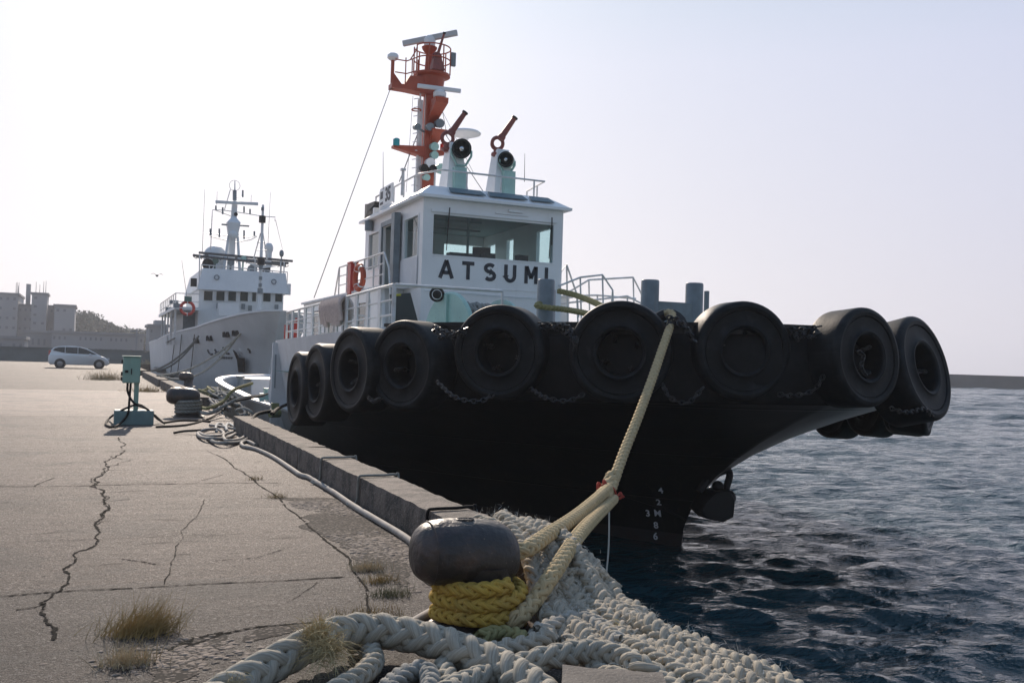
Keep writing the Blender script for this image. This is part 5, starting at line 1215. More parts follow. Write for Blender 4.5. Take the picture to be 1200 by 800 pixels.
s = MB(); s.loft([[tuple(gy(a, b, fy+.2)) for a, b in ((287, 307), (305, 315), (325, 312), (305, 310))], [tuple(gy(a, b, fy+.7)) for a, b in ((287, 307), (305, 315), (325, 312), (305, 310))]]); s.build('mast_gusset', SHIPW, f2, None)
# domes and lamps on the flying bridge
s = MB(); c = gy(252, 301, 65); s.ball(c, .75, 20, 10); s.cyl((c[0], 65, zt1), c, .62, n=18); s.build('radome', SHIPW, ship)
s = MB(); c = gy(315, 291, 65); s.ball(c, .3, 14, 8, (1, 1, 1.3)); s.cyl((c[0], 65, zt1), c, .14, .24, 10); s.build('radome', SHIPW, ship)
s = MB(); c = gy(330, 297, 63); s.ball(c, .15, 10, 6, (1, 1, 1.6)); s.cyl((c[0], 63, zt1), c, .04, n=6); s.build('radome', GREYP, ship)
for px, py, r_, m_ in ((243, 310, .36, BLACK), (252, 306, .2, DECKG), (270.5, 308, .2, GREYP), (285, 303, .17, GREEN), (295, 316, .32, GREYP), (311, 316, .26, BLACK)):
    s = MB(); c = gy(px, py, SY+.6); s.cyl(c+np.array((0, -.3, 0)), c+np.array((0, .3, 0)), r_, r_*.8, 12); s.bar((c[0], SY+.7, zt1), c, .1, .1); s.build('searchlight', m_, ship, 40)
s = MB(); s.obox(gy(227, 331, SY-.2), (.35, .3, .5)); s.build('floodlight', BLACK, ship, None); s = MB(); s.obox(gy(338, 339, SY-.2), (.25, .3, .7)); s.build('side_screen', SHIPW, ship, None)
for a, b, Y in (((237, 296), (240, 222), 64), ((254, 240), (254.5, 224), SMY), ((294, 240), (294.5, 228), SMY), ((314, 286), (317, 225), 66), ((219, 348), (213, 305), 64), ((323, 258), (331, 292), 64)):
    s = MB(); s.cyl(gy(*a, Y), gy(*b, Y), .018, .01, 5); s.build('whip_aerial', WIRE, ship)
# boat deck roof on the quay side, its posts and rails
p0, p1, p2 = gx(197, 379, 4.6), gx(208, 370, 5.2), gy(240, 371, 63)
s = MB(); zr = p1[2]; s.box(4.2, x0-.02, 60.5, 76, zr, zr+.18); s.build('boat_deck_roof', SHIPW, ship, None)
s = MB(); s.box(5.0, x0, 64, 76, 1.7, zr-.002); s.build('side_house', GREYP, ship, None)
for y in (60.7, 64, 67, 70, 73):
    s = MB(); s.cyl((4.3, y, 1.9), (4.3, y, zr), .06, n=6); s.build('awning_post', RAILW, ship)
s = MB()
for hh in (.5, 1.0): s.tube([(4.3, 76, zr+hh), (4.3, 61, zr+hh), (x0-.1, 60.6, zr+hh)], .03, 6)
for y in np.linspace(61, 76, 9): s.cyl((4.3, y, zr+.1), (4.3, y, zr+1.0), .03, n=5)
s.build('boat_deck_rail', RAILW, ship)
for px, py in ((204, 354), (199, 362), (209, 358)):
    s = MB(); c = gx(px, py, 4.4); s.cyl(c, (c[0], c[1], zr+.1), .05, n=6); s.obox(c, (.5, .3, .24)); s.build('floodlight', GREYP, ship, None)
c = gx(219.5, 361, 4.75); s = MB(); s.torus(c, (.15, 1, 0), .36, .085, 28, 10); o = s.build('lifebuoy', RED, None, 60, loc=tuple(c)); tag(o, 'red and white lifebuoy on the patrol ship boat deck rail', 'lifebuoy')
s = MB()
for k in range(4):
    t = k*math.pi/2; s.torus(c+np.array((math.cos(t)*.36, 0, math.sin(t)*.36)), (-math.sin(t), 0, math.cos(t)), .09, .025, 12, 6)
s.build('white_band', SHIPW, o); s = MB(); s.obox(c+np.array((.02, 0, .52)), (.4, .2, .3)); s.build('lamp', DECKG, o, None)
# bow details: anchor in its pocket, fairleads, name in dark characters
p, n = on_ship(285, 416); s = MB(); s.ball(p+Vector((.15, .1, .35)), .38, 14, 8, (1, .7, 1)); s.build('anchor_bolster', SHIPW, shull)
q = lambda px, py, e=.12: tuple(on_ship(px, py)[0]+on_ship(px, py)[1]*(e if on_ship(px, py)[1].y < 0 else -e))
s = MB(); s.prism([q(281, 418), (q(289, 418)), q(289, 435), q(283, 435)], (-.1, -.25, 0)); s.prism([q(276.5, 409), q(279.5, 412), q(284, 420), q(281.5, 421)], (-.1, -.25, 0)); s.build('anchor', BLACK, ship, 20)
for px, py in ((230.5, 399), (246, 396), (265.5, 391.5), (276.5, 390)):
    s = MB()
    for dx in (-2, 2):
        a, nn_ = on_ship(px+dx, py); nn_ = nn_ if nn_.y < 0 else -nn_; t_ = Vector((nn_.y, -nn_.x, 0)).normalized()
        s.tube([tuple(a+nn_*.04+t_*.13*sx+Vector((0, 0, .12*sz))) for sx, sz in ((-1, -1), (1, -1), (1, 1), (-1, 1))], .05, 6, closed=True)
        s.prism([tuple(a+nn_*.03+t_*.13*sx+Vector((0, 0, .12*sz))) for sx, sz in ((-1, -1), (1, -1), (1, 1), (-1, 1))], tuple(nn_*.012))
    s.build('fairlead', BLACK, ship, 60)
def hull_strokes(name, strokes, r=.035):
    s = MB()
    for st in strokes: s.tube([q(a, b, .03) for a, b in st], r, 5)
    s.build(name, LETTER, shull)
for st_ in ([(244, 409.5), (245.5, 413), (247.5, 414.8), (249.5, 414.6)], [(252.5, 409), (254.5, 412.5), (257, 412)], [(254.2, 412.4), (253, 413.5)], [(262, 407), (264, 409)], [(265.5, 411), (266, 414), (269, 413.8)], [(291, 408.5), (293, 410), (293.5, 413)]): hull_strokes('bow_character', [st_], .06)
for k, chx in enumerate(range(258, 273, 2)):
    hull_strokes('small_lettering', [[(chx, 417.5+.1*k), (chx, 420)], [(chx, 418.6), (chx+1.1, 418.6)]], .025)
# mooring lines of the patrol ship
def rope_thing(pts, r, m, label, group=None, name='mooring_rope', kind='laid', cat='rope', n=8):
    P = [np.asarray(p, float) for p in pts]
    if kind == 'laid': V, F = laid(P, r)
    elif kind == 'braid': V, F = braid(P, r, n, step=11)
    else:
        s = MB(); s.tube(smooth_path(P, 8), r, 8); return tag(s.build(name, m, None, 60, loc=tuple(P[0])), label, cat, group)
    return tag(np_mesh(name, V, F, m, None, loc=tuple(P[0])), label, cat, group)
k0 = gz(184, 440, .35); k1 = gz(178, 434, .35)
GR = 'mooring lines of the patrol ship'
rope_thing(sag(q(284, 390, .1), k0, .5), .05, ROPEW, 'upper white mooring line from the patrol ship bow to the quay', GR, kind='tube')
rope_thing(sag(q(282, 391, .1), k0+np.array((.1, -1., 0)), .9), .05, ROPEW, 'lower slack white mooring line from the patrol ship bow', GR, kind='tube')
rope_thing(sag(q(235, 393, .1), k1, .35), .06, ROPEG, 'thick dark mooring line falling from the patrol ship side to the quay', GR, kind='tube')
rope_thing(sag(q(231, 399, .1), k1+np.array((0, .8, 0)), .5), .06, ROPEG, 'second dark mooring line just below the thick dark one', GR, kind='tube')
rope_thing(sag(gx(205, 396, 4.2), gz(152, 417, .3), .3), .045, ROPEG, 'long pale line running from the patrol ship past the car bonnet', GR, kind='tube')
for px in (206, 214, 229):
    a = on_ship(px, 392 if px > 210 else 398)[0]; rope_thing([tuple(a+Vector((-.06, -.06, 0))), q(px-2, 420, .1), q(px-4, 436, .1)], .03, ROPEG, {206: 'thin dark fender line nearest the patrol ship stern', 214: 'thin dark fender line hanging midway along the patrol ship side', 229: 'thin dark fender line hanging nearest the patrol ship bow'}[px], 'fender lines on the patrol ship side', 'fender_line', 'tube')

# ------------------------------------------------------------------ parked car
def car():
    root = tag(empty('car', (-1.14, 80.2, 0)), 'white compact people carrier parked side-on at the end of the quay', 'car')
    W = mat('car_white', (.86, .87, .87), .25, coat=.6); G = mat('car_glass', (.012, .016, .018), .06, spec=.7); K = mat('car_black', (.015, .015, .016), .6)
    O = Vector(root.location); B = lambda s, n, m, a=35, bv=0, par=None: s.build(n, m, par or root, a, bv)
    def P(x, y, z): return (O.x+x, O.y+y, z)
    low = [(-2.08, .34), (-2.13, .6), (-2.1, .95), (-2.0, 1.06), (-.5, 1.04), (.9, 1.03), (1.35, 1.0), (1.72, .9), (1.98, .74), (2.11, .56), (2.12, .36), (1.95, .24), (-1.95, .24)]
    s = MB(); s.loft([[P(x*k, y, .6+(z-.6)*k2) for x, z in low] for y, k, k2 in ((-.84, .965, .93), (-.8, .99, .98), (-.6, 1, 1), (.6, 1, 1), (.8, .99, .98), (.84, .965, .93))]); body = B(s, 'body', W, 50)
    base = [(-2.02, 1.02), (1.4, .96)]; roofp = [(-1.95, 1.32), (-1.78, 1.52), (-1.5, 1.62), (-1.0, 1.68), (-.4, 1.685), (.1, 1.63), (.55, 1.5), (1.0, 1.28)]
    pr = [(-2.03, 1.0)]+roofp+[(1.55, .96)]
    s = MB(); s.loft([[P(x, y*(1-.17*max(0, (z-1)/.69)) , z) for x, z in pr] for y in (-.79, -.7, .7, .79)]); B(s, 'cabin', W, 40)
    y = lambda z: -.79*(1-.17*max(0, (z-1)/.69))-.012
    for wp in ([(-1.82, 1.3), (-1.0, 1.14), (-1.0, 1.58), (-1.45, 1.56), (-1.7, 1.46)], [(-.96, 1.13), (-.12, 1.1), (-.12, 1.58), (-.96, 1.58)], [(-.08, 1.1), (1.25, 1.07), (.9, 1.24), (.45, 1.46), (.05, 1.57), (-.08, 1.58)]):
        s = MB(); s.prism([P(a, y(z_), z_) for a, z_ in wp], (0, .02, 0)); B(s, 'side_window', G, None)
    s = MB(); s.prism([P(1.5, -.62, 1.01), P(1.5, .62, 1.01), P(.6, .55, 1.5), P(.6, -.55, 1.5)], (.03, 0, .03)); B(s, 'windscreen', G, None)
    for x in (-1.3, 1.4):
        for sd in (-1, 1):
            s = MB(); s.lathe([(.2, -.09), (.29, -.1), (.32, -.07), (.32, .07), (.29, .1)], P(x, sd*.77, .32), (0, -1*sd*-1, 0), 28); t_ = B(s, 'wheel', K)
            s = MB(); s.lathe([(.21, .0), (.2, .03), (.06, .05), (.01, .05)], P(x, sd*.85, .32), (0, sd, 0), 20); B(s, 'rim', mat('rim_alloy', (.3, .3, .31), .35, .8), 35, 0, t_)
            s = MB(); s.lathe([(.385, 0), (.385, .03), (.3, .03)], P(x, sd*.825, .33), (0, sd, 0), 28, (True, False)); B(s, 'wheel_arch', K)
    s = MB(); s.obox(P(1.98, -.6, .74), (.2, .3, .14), R(20)); B(s, 'headlight', mat('headlight_glass', (.6, .62, .64), .1), None, .02)
    s = MB(); s.obox(P(-2.02, -.66, 1.1), (.16, .2, .4)); B(s, 'tail_light', RED, None, .02)
    s = MB(); s.obox(P(.75, -.9, 1.06), (.16, .16, .12)); B(s, 'mirror', W, None, .03)
    s = MB(); s.box(O.x-1.0, O.x+1.05, O.y-.835, O.y-.8, .26, .36); B(s, 'sill', K, None)
    s = MB(); s.box(O.x+1.98, O.x+2.13, O.y-.62, O.y+.62, .34, .52); B(s, 'grille', K, None)
    for x in (-.1, -.95):
        s = MB(); s.box(O.x+x-.14, O.x+x, O.y-.855, O.y-.835, .86, .89); B(s, 'door_handle', W, None)
car()

# ------------------------------------------------------------------ shore power cabinet
cb = gz(157, 497); cr = tag(empty('power_cabinet', (cb[0], cb[1], 0)), 'teal metal cabinet on one post with a blue grey base', 'cabinet')
cx, cy = cb[0], cb[1]; zc0, zc1 = gy(152, 448.5, cy)[2], gy(152, 418, cy)[2]
xa, xb = gy(144, 435, cy-.15)[0], gy(164.5, 435, cy-.15)[0]
s = MB(); s.box(xa, xb, cy-.16, cy+.18, zc0, zc1); cbx = s.build('cabinet', CABG, cr, None, .01)
s = MB(); s.box(xa-.015, xb+.015, cy-.19, cy+.2, zc1+.001, zc1+.02); s.build('rain_cap', CABG, cbx, None)
s = MB(); s.box(xa+.02, xb-.02, cy-.172, cy-.163, zc0+.02, zc1-.02); d_ = s.build('door', CABG, cbx, None, .003)
s = MB(); s.obox((xa+.07, cy-.185, (zc0+zc1)/2-.03), (.06, .02, .05)); s.obox((xa+.16, cy-.185, (zc0+zc1)/2-.03), (.02, .02, .12)); s.build('latch', BLACK, cbx, None)
for z in (zc0+.08, zc1-.1, (zc0+zc1)/2-.08):
    s = MB(); s.obox((xa-.018, cy-.06, z), (.03, .1, .08)); s.build('cable_gland', BLACK, cbx, None, .005)
s = MB(); xp = gy(159.5, 465, cy)[0]; s.box(xp-.045, xp+.045, cy-.05, cy+.05, .27, zc0+.01); s.build('post', CABG, cr, None, .006)
s = MB(); xe, xf = gy(133.5, 493, cy-.2)[0], gy(180, 493, cy-.2)[0]; s.box(xe, xf, cy-.22, cy+.25, 0, .29); s.build('base', BASEG, cr, None, .012)
GC = 'black cables of the power cabinet'
cab = lambda pts, lab, r=.022: rope_thing(pts, r, CABLE, lab, GC, 'cable', 'tube', 'cable')
cab([(xa+.1, cy-.05, zc0), gy(150, 460, cy-.05), gy(158, 473, cy-.1), gy(172, 479, cy-.2), gz(184, 490, .12), gz(193, 496, .03)], 'cable leaving the cabinet and running out to the right of its base')
cab([(xa+.16, cy-.02, zc0), gy(151.5, 470, cy-.15), gy(150, 484, cy-.28), gy(143, 494, cy-.3), gz(133, 500, .03), gz(124, 497, .03), gz(128, 490, .05), gy(140, 482, cy-.15), gy(160, 474, cy-.06), gy(172, 479, cy), gz(190, 494, .03)], 'cable looping in an arc left of the cabinet base')
cab([gz(183, 500, .02), gz(205, 499, .02), gz(222, 497, .02), gz(243, 491, .02), gz(262, 480, .1), gz(268, 472, .33), (3.2, 22, .5), (4.0, 24.5, .5)], 'cable running along the ground from the cabinet to the tug')
cab([gz(193, 495, .02), gz(212, 492.5, .02), gz(236, 493, .02), gz(246, 494, .02)], 'short cable lying beside the longer one towards the kerb')

# ------------------------------------------------------------------ bollards
def bollard_template():
    root = empty('bollard')
    s = MB(); s.lathe([(.3, 0), (.3, .02), (.24, .035), (.2, .09), (.18, .2), (.185, .3), (.2, .36)], (0, 0, 0), (0, 0, 1), 36); s.build('post', IRON, root, 40)
    s = MB(); st = [(-.405, .02, .43), (-.4, .075, .43), (-.385, .118, .432), (-.355, .15, .434), (-.3, .178, .435), (-.22, .19, .434), (-.12, .193, .43), (-.02, .192, .425), (.07, .186, .418), (.13, .17, .412), (.175, .14, .405), (.2, .095, .4), (.208, .03, .397)]
    P = smooth_path([(a, b, c) for a, b, c in st], 4); rings = []
    for x, r, zc in P:
        q_ = []
        for k in range(40):
            t = 2*math.pi*k/40; cs, sn = math.cos(t), math.sin(t); e = 2/2.1
            q_.append((x, math.copysign(abs(cs)**e, cs)*r*1.02, zc+math.copysign(abs(sn)**e, sn)*r*.96))
        rings.append(q_)
    s.loft(rings); hd = s.build('head', IRON, root, 60)
    s = MB(); r = .1745; s.tube([(-.315, math.copysign(abs(math.cos(t))**.85, math.cos(t))*r*1.035, .4345+math.copysign(abs(math.sin(t))**.85, math.sin(t))*r*.975) for t in np.linspace(0, 2*math.pi, 41)[:-1]], .0035, 5, closed=True); s.build('seam', IRON, hd)
    s = MB()
    for t in np.linspace(0, 2*math.pi, 25)[:-1]: pass
    s.tube([(-.11+.05*math.cos(t), -.02+.028*math.sin(t), .615) for t in np.linspace(0, 2*math.pi, 25)[:-1]], .005, 5, closed=True)
    for a, b in (((-.135, -.03), (-.135, -.008)), ((-.115, -.03), (-.105, -.01)), ((-.09, -.03), (-.09, -.008))): s.tube([(*a, .6155), (*b, .6155)], .004, 5)
    s.build('cast_mark', IRON, hd)
    return root
bt_ = bollard_template(); GB = 'mooring bollards along the quay edge'
BX, BY = 2.03, 5.02
bt_.location = (BX, BY, 0); tag(bt_, 'big dark iron bollard in the foreground with yellow rope round its neck', 'bollard', GB)
p = gz(215, 488); b2 = copy_tree(bt_, (p[0]+.1, p[1], 0), (0, 0, R(-8))); b2.scale = (1.22, 1.22, 1.1); tag(b2, 'iron bollard further down the quay beside the teal cabinet, wrapped in grey rope', 'bollard', GB)
p = gz(221, 452); b3 = copy_tree(bt_, (p[0]-.1, p[1]-1, 0), (0, 0, R(4))); tag(b3, 'small distant bollard by the patrol ship bow', 'bollard', GB)
V, F = merge([braid([(b2.location.x+math.cos(t)*.27, b2.location.y+math.sin(t)*.27, .08+.075*k+.01*t) for t in np.linspace(0, 2*math.pi*1.02, 24)], .04, 8, step=9) for k in range(4)])
tag(np_mesh('rope_coil', V, F, ROPEG, loc=tuple(b2.location)), 'grey rope wound round the further bollard', 'rope')

# ------------------------------------------------------------------ yellow mooring line: turns, two legs, splice, standing part
KN = gy(711, 577, 7.95); FLP = np.array((*gy(788, 371.5, 10.75),))
turns = [(BX+math.cos(t)*(.235+.008*math.sin(3*t)), BY+math.sin(t)*.235, .052+.08*(t/(2*math.pi))+.006*math.sin(2.2*t)) for t in np.linspace(-.7, 2*math.pi*2.92-.7, 74)]
leg_low = [np.array(gy(604, 727, 4.75)), np.array(gy(624, 706, 4.84)), np.array(gy(650, 669, 5.0)), np.array(gy(682, 622, 5.8)), KN+np.array((.03, -.08, -.05))]
leg_hi = [np.array((BX-.1, BY+.26, .33)), np.array((BX+.1, BY+.3, .33)), np.array(gy(612, 645, 5.15)), np.array(gy(640, 628, 5.45)), np.array(gy(676, 604, 6.2)), KN+np.array((-.03, -.08, .05))]
yr = tag(empty('yellow_mooring_rope', (BX, BY, 0)), 'thick yellow braided mooring line from the foreground bollard up to the tug bow', 'rope')
turns = [np.array(t) for t in turns]; a_ = turns[0]
def yp(pts, name, r, m, n=8, over=1): 
    V, F = braid(pts, r, n, step=16, over=over, sides=8); np_mesh(name, V, F, m, yr)
yp(turns, 'bollard_turns', .044, YELLOW, 8, 2)
yp([np.array((BX+.14, BY-.22, .1))]+leg_low, 'lower_leg', .05, YPALE); yp(leg_hi, 'upper_leg', .05, YPALE)
std = [KN+np.array((0, -.05, 0))]+sag(KN, FLP, .1, 6)[1:-1]+[FLP, FLP+np.array((.05, .25, .05)), FLP+np.array((.1, .6, -.1))]
yp(std, 'standing_part', .053, YPALE)
dirn = unit(leg_low[-1]-leg_low[-2]); yp([KN-dirn*.42, KN-dirn*.2, KN, KN+unit(FLP-KN)*.3], 'splice', .075, YPALE)
s = MB()
for k, (dx, dz) in enumerate(((-.09, .04), (-.12, .07), (.08, -.02), (.1, -.05), (-.07, .09))):
    s.tube(smooth_path([KN+np.array((dx*.3, -.05, dz*.3)), KN+np.array((dx*.8, -.09, dz*.9)), KN+np.array((dx*1.2, -.09, dz*1.1+.03)), KN+np.array((dx*1.3, -.1, dz*.7))], 5), .013, 6)
s.torus(KN, unit(FLP-KN), .085, .012, 18, 6); s.build('red_twine', mat('red_twine', (.4, .06, .04), .9), yr)
s = MB(); a = gy(714, 586, 7.9); b = gy(705, 712, 7.9); s.tube(smooth_path([a, (a+b)/2+np.array((.03, 0, 0)), b], 6), .008, 5); tag(s.build('thin_line', FIBRE, None, loc=tuple(a)), 'thin white line dangling from the yellow rope splice', 'rope')

# ------------------------------------------------------------------ white hawser and rope ends in the foreground
def gp(pts, z): return [gz(a, b, z) if len(q_) == 2 else gz(a, b, q_[2]) for q_ in pts for a, b in [q_[:2]]]
GH = 'white braided ropes lying in the foreground'
def hawser(pts, r, label, z=.1, n=8, over=2, m=ROPEW, jit=.02):
    P = gp(pts, z); V, F = braid(P, r, n, pitch=r*6.2, over=over, step=17, sides=8, jitter=jit, flat=1.15)
    return tag(np_mesh('white_rope', V, F, m, None, loc=tuple(P[0])), label, 'rope', GH)
hawser([(225, 838, .06), (262, 812, .07), (300, 789, .09), (340, 767, .12), (370, 751, .14), (400, 741, .14), (430, 738, .14), (470, 742, .14), (510, 751, .13), (550, 765, .12), (590, 783, .1), (622, 803, .1), (650, 830, .08)], .082, 'thickest white braided hawser arching across the bottom of the photo')
hawser([(520, 815), (548, 800), (590, 786), (640, 771, .12), (690, 763, .12), (728, 769, .12), (752, 782, .12), (775, 797), (800, 815)], .056, 'white rope right of the thick hawser, running behind the concrete block', .08)
hawser([(560, 772), (590, 762), (618, 757), (640, 748, .1), (648, 747, .1)], .055, 'short stub end of white rope right of the bollard', .09)
hawser([(372, 822), (398, 806), (420, 793), (436, 778), (436, 764), (426, 754), (410, 752)], .05, 'small white loop curling out under the hawser', .06)
hawser([(560, 830), (535, 806), (522, 788), (524, 772), (536, 764)], .05, 'white rope passing downward below the hawser middle', .05)
hawser([(440, 826), (455, 806), (476, 790), (498, 786), (506, 800), (500, 822)], .048, 'grey white bight of rope at the bottom edge under the hawser', .05, m=ROPEG)
hawser([(560, 748), (580, 742), (604, 744), (620, 752)], .042, 'dull rope end tucked against the foot of the bollard', .05, m=OLIVE)
hawser([(628, 742), (646, 735), (664, 727), (690, 729), (712, 742), (726, 756)], .05, 'brown grey worn rope end on the rope mat edge', .1, m=mat('brown_rope', (.3, .27, .22), .95, col2=(.42, .4, .35), scale=14, bump=.5, bscale=140))

# rope mat draped over the kerb end and along the quay edge
def rope_mat():
    parts = []; hair = []; N = 10
    for j in range(N):
        u = j/(N-1); pts = []
        for Y in np.arange(6.3-.2*u+.12*math.sin(j*2.1), 1.2, -.13):
            xa, xb = np.interp(Y, [1.2, 3, 4.2, 4.9, 5.6, 6.3], [2.0, 2.12, 2.26, 2.36, 2.5, 2.52]), np.interp(Y, [1.2, 3, 4.2, 4.9, 5.6, 6.3], [3.0, 3.0, 2.98, 2.94, 2.97, 2.95])
            x = xa+(xb-xa)*u+noise.noise((Y*1.6, j*3.1, 0))*.055
            z = np.interp(Y, [4.5, 4.95, 5.45, 5.6], [.055, .09, .32, .355]); over = max(0, x-(2.86 if Y < 5.5 else 2.84))
            z -= over*np.interp(Y, [4.5, 5.7], [.6, 1.6])
            z += .022*math.sin(Y*2.6+j*1.3)+noise.noise((Y*2.6, j*1.7, 5))*.055+(.03 if j % 3 == 0 else 0)
            pts.append(np.array((x, Y, z)))
        parts.append(braid(pts, (.046, .055, .042, .052, .06)[j % 5], 8, pitch=.31, over=2, step=17, sides=7, jitter=.12, flat=1.25))
        for p_ in pts:
            for k in range(20):
                d = RNG.normal(0, 1, 3); d[2] = abs(d[2])*.7+.15; d = unit(d)
                hair.append((p_+RNG.normal(0, .02, 3)+np.array((0, RNG.uniform(-.08, .08), .012))+d*.033, d+RNG.normal(0, .5, 3), RNG.uniform(.015, .06), .0026, RNG.uniform(-.2, .6)))
    V, F = merge(parts); o = np_mesh('rope_mat', V, F, MATW, None, loc=(2.7, 5, 0))
    tag(o, 'shaggy white rope mat draped over the kerb end and along the quay edge', 'rope mat')
    f = blades(hair, 'loose_fibre', FIBRE, o); f['kind'] = 'stuff'
    # cross lashings
    ps = 0
    for Y in (5.95, 5.2, 4.4, 3.7, 3.0): V, F = braid([(x, Y+.05*math.sin(x*9), np.interp(Y, [4.5, 4.95, 5.45, 5.6], [.09, .12, .36, .4])-max(0, x-2.86)*.7) for x in np.linspace(2.4, 3.06, 9)], .03, 8, step=10, jitter=.05); np_mesh('lashing', V, F, MATW, o)
rope_mat()
# frayed ends
def fray(px, py, z, n, ln, label, up=.6, m=FRAY, spread=1., w=.003, group='frayed rope ends'):
    c = gz(px, py, z); T = []
    for k in range(n):
        d = np.array((RNG.normal(0, .5)*spread, RNG.normal(-.2, .4)*spread, abs(RNG.normal(up, .35))))
        T.append((c+RNG.normal(0, .03, 3)*spread, d, ln*RNG.uniform(.4, 1.1), w, RNG.uniform(.2, 1.2)))
    return tag(blades(T, 'frayed_end', m, None, tuple(c)), label, 'rope end', group)
fray(372, 745, .2, 520, .17, 'yellowish frayed tuft standing up at the hawser bend', .9); fray(384, 762, .16, 520, .2, 'frayed tuft drooping below the hawser bend', .05)
fray(272, 806, .1, 180, .1, 'tan frayed end at the left tip of the hawser', .4); fray(744, 726, .12, 200, .07, 'pale frayed knot on the rope mat right of the bollard', .4, FIBRE)
fray(718, 745, .1, 160, .07, 'yellow stained frayed knot on the rope mat', .3, mat('yellow_fray', (.5, .36, .1), .95)); fray(782, 782, .1, 180, .06, 'orange stained frayed knot near the right end of the rope mat', .3, mat('orange_fray', (.5, .25, .06), .95))

# ------------------------------------------------------------------ hose, straps, rope piles along the kerb
hp = [(300, 521), (290, 517), (283, 519), (286, 523), (300, 526), (320, 535), (340, 548), (352, 556), (362, 559), (372, 565), (392, 577), (412, 591), (440, 608), (476, 630), (505, 655), (535, 690), (522, 707), (487, 728), (455, 748)]
rope_thing([gz(a, b, .03) for a, b in hp], .03, HOSE, 'long grey white hose lying along the foot of the kerb', None, 'hose', 'tube', 'hose')
for i, (px, py) in enumerate(((366, 566), (413, 592), (497, 640))):
    b = gz(px, py, .02); y = b[1]; T = [(2.39, y, .01), (2.36, y+.06, .03), (2.44, y+.02, .05), (2.447, y, .2), (2.45, y-.02, .3), (2.5, y-.03, .318), (2.7, y-.02, .318), (2.84, y+.03, .315), (2.875, y+.03, .27), (2.89, y+.03, -.3)]
    rope_thing(T, .013, ROPEG if i < 2 else CABLE, ['thin dark strap over the kerb, furthest of the three', 'thin dark strap over the kerb, middle one of the three', 'thin dark strap over the kerb just behind the bollard head'][i], 'straps looped over the kerb', 'strap', 'tube', 'strap')
for i, (pts, r_, m_, lab) in enumerate((
    ([(232, 506), (240, 510), (252, 511), (262, 508), (256, 503), (243, 503), (232, 507), (236, 512), (250, 514), (266, 513), (276, 508)], .03, HOSE, 'white line coiled flat on the quay near the further bollard'),
    ([(246, 498), (262, 500), (278, 503), (288, 508), (282, 514), (266, 516), (262, 510), (272, 506)], .028, HOSE, 'second loop of white line against the kerb end'),
    ([(254, 505), (253, 500), (256, 496), (262, 498), (266, 504), (265, 499), (268, 496), (276, 500)], .024, FIBRE, 'bright white rope knot standing beside the coiled line'),
    ([(204, 507), (216, 505), (232, 504), (246, 502), (258, 501)], .022, CABLE, 'dark line lying left of the coiled white line'),
    ([(243, 513), (252, 518), (264, 519), (280, 518), (290, 514)], .03, ROPEG, 'grey rope end beside a grass tuft at the kerb end'))):
    rope_thing([gz(a, b, .03+.02*(k % 3)) for k, (a, b) in enumerate(pts)], r_, m_, lab, 'loose lines beside the kerb end', 'loose_rope', 'tube')
def tangle(c, n, sx, sy, h, r_, m_, name, label):
    P = [np.array((c[0]+sx*math.sin(1.7*k+c[0])*random.uniform(.3, 1), c[1]+sy*math.cos(2.3*k)*random.uniform(.3, 1), r_+abs(h*math.sin(k*.9))*random.uniform(.3, 1))) for k in range(n)]
    V, F = laid(P, r_, 3, sides=6, step=7); tag(np_mesh(name, V, F, m_, None, loc=tuple(c)), label, 'rope', 'rope tangles heaped at the kerb gap')
tangle(gz(268, 476), 26, .35, 1.8, .42, .035, ROPEG, 'rope_tangle', 'heap of grey rope and netting over the kerb gap beside the further bollard')
tangle(gz(288, 494), 16, .2, .8, .34, .03, ROPEG, 'rope_tangle', 'grey rope tangle draped down the kerb end')
tangle(gz(258, 482), 22, .3, 1.2, .3, .03, HOSE, 'rope_tangle', 'pale rope tangle lying in the kerb gap nearest the camera')
tangle(gz(262, 470), 24, .4, 2.2, .35, .04, ROPEG, 'rope_tangle', 'grey rope heap in the middle of the kerb gap')
tangle(gz(252, 466), 20, .4, 2.5, .3, .04, OLIVE, 'rope_tangle', 'olive grey rope heap against the far kerb end')
tangle(gz(205, 442), 18, .5, 3.0, .25, .045, ROPEG, 'rope_tangle', 'distant rope heap at the foot of the patrol ship')
tangle(gz(186, 436), 18, .5, 4.0, .3, .05, HOSE, 'rope_tangle', 'pale distant rope heap beyond the kerb end')
rope_thing([(b2.location.x+.3, b2.location.y+.1, .2), gz(245, 478, .25), gz(262, 470, .35), (3.1, 24, .6), (3.9, 26.5, .7)], .04, OLIVE, 'olive mooring rope from the further bollard to the tug stern', None, 'mooring_rope', 'laid')
rope_thing([(b2.location.x+.25, b2.location.y-.2, .12), gz(246, 484, .15), gz(266, 474, .33), (3.1, 22.8, .45), (3.95, 24.8, .45)], .04, ROPEG, 'grey mooring rope from the further bollard to the tug side', None, 'mooring_rope', 'laid')
rope_thing([gz(292, 500, .2), gz(300, 486, .33), gz(318, 482, .36), (3.2, 19, .34), (3.6, 20.6, .36), (4.2, 22, .45)], .035, CABLE, 'black cable crossing the kerb end towards the tug', None, 'cable', 'tube', 'cable')

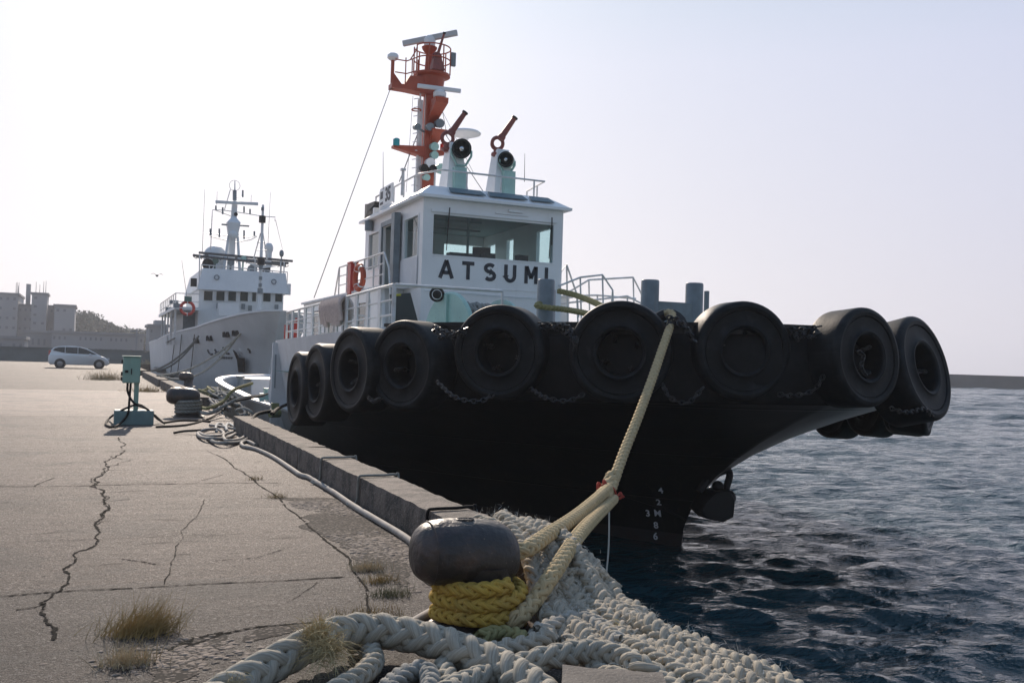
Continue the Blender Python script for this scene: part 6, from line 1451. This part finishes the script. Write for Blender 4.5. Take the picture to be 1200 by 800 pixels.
# ------------------------------------------------------------------ dry grass
def tuft(px, py, n, ln, label, m, lean=(.25, .1), spread=.1, w=.0035, name='grass_tuft', up=1.):
    c = gz(px, py, 0.); T = []
    for k in range(n):
        b = c+np.array((RNG.normal(0, spread), RNG.normal(0, spread*.7), .002))
        d = np.array((RNG.normal(lean[0], .38), RNG.normal(lean[1], .38), abs(RNG.normal(up, .3))+.12))
        T.append((b, d, ln*RNG.uniform(.35, 1.15), w*RNG.uniform(.7, 1.3), RNG.uniform(.05, .7)))
    return tag(blades(T, name, m, None, tuple(c)), label, 'grass', 'dry grass tufts in the quay joints')
tuft(164, 742, 900, .27, 'large brown dry grass tuft leaning right at the lower left', STRAW, (.45, .1), .085, .0034)
tuft(150, 778, 420, .15, 'small pale dead grass tuft just below the large brown tuft', STRAWP, (.05, 0), .06, .0034)
tuft(430, 668, 360, .12, 'pale grass tuft in the worn joint, furthest from the camera', STRAWP, (-.1, .1), .06); tuft(446, 682, 260, .1, 'brown grass tuft in the middle of the worn joint', STRAW, (.1, 0), .06); tuft(458, 698, 300, .1, 'dark green grass tuft in the worn joint nearest the bollard', mat('green_grass', (.1, .11, .05), .9, col2=(.2, .18, .09), scale=20), (.1, 0), .06)
tuft(432, 722, 260, .09, 'straw coloured tuft just behind the hawser', STRAW, (0, 0), .12)
tuft(118, 445, 320, .75, 'pale grass clump far behind the cabinet, left one', STRAWP, (0, 0), .32, .016); tuft(131, 445, 260, .62, 'pale grass clump far behind the cabinet, right one', STRAWP, (0, 0), .32, .016)
tuft(172, 459, 300, .42, 'brown weeds between the cabinet and the kerb', STRAW, (0, 0), .3, .011); tuft(180, 427, 300, .9, 'straw heap of weeds at the foot of the patrol ship', STRAWP, (0, 0), .8, .03)
tuft(262, 517, 160, .14, 'small green brown tuft by the coiled white line', STRAW, (0, 0), .12, .006); tuft(298, 562, 90, .1, 'tiny dark tuft in the joint, upper one', STRAW, (0, 0), .05, .004); tuft(325, 583, 110, .1, 'tiny dark tuft in the joint, lower one', STRAW, (0, 0), .06, .004)
# gull far off over the roofs
gl = gy(184, 323, 90); s = MB(); s.ball(gl, .12, 10, 6, (1, 2.2, .8))
for sd in (-1, 1): s.prism([gl+np.array((sd*.06, -.1, .03)), gl+np.array((sd*.3, .02, .2)), gl+np.array((sd*.52, .14, .1)), gl+np.array((sd*.3, .18, .19)), gl+np.array((sd*.06, .12, .03))], (0, 0, .02))
tag(s.build('gull', mat('gull_grey', (.12, .12, .12), .8), None, 40, loc=tuple(gl)), 'small dark gull flying in the sky left of the patrol ship', 'bird')

# ------------------------------------------------------------------ air: thin winter haze round everything
hz = MB(); hz.box(-1600, 1600, -120, 1700, -2.6, 60)
hm = bpy.data.materials.new('winter_haze'); hm.use_nodes = True; nt = hm.node_tree; nt.nodes.clear()
pv = nd(nt, 'ShaderNodeVolumePrincipled'); pv.inputs['Color'].default_value = (.86, .9, 1, 1); pv.inputs['Density'].default_value = HAZE; pv.inputs['Anisotropy'].default_value = .3
mo = nd(nt, 'ShaderNodeOutputMaterial'); nt.links.new(pv.outputs[0], mo.inputs['Volume'])
hob = hz.build('haze', hm, None, None); hob['kind'] = 'stuff'
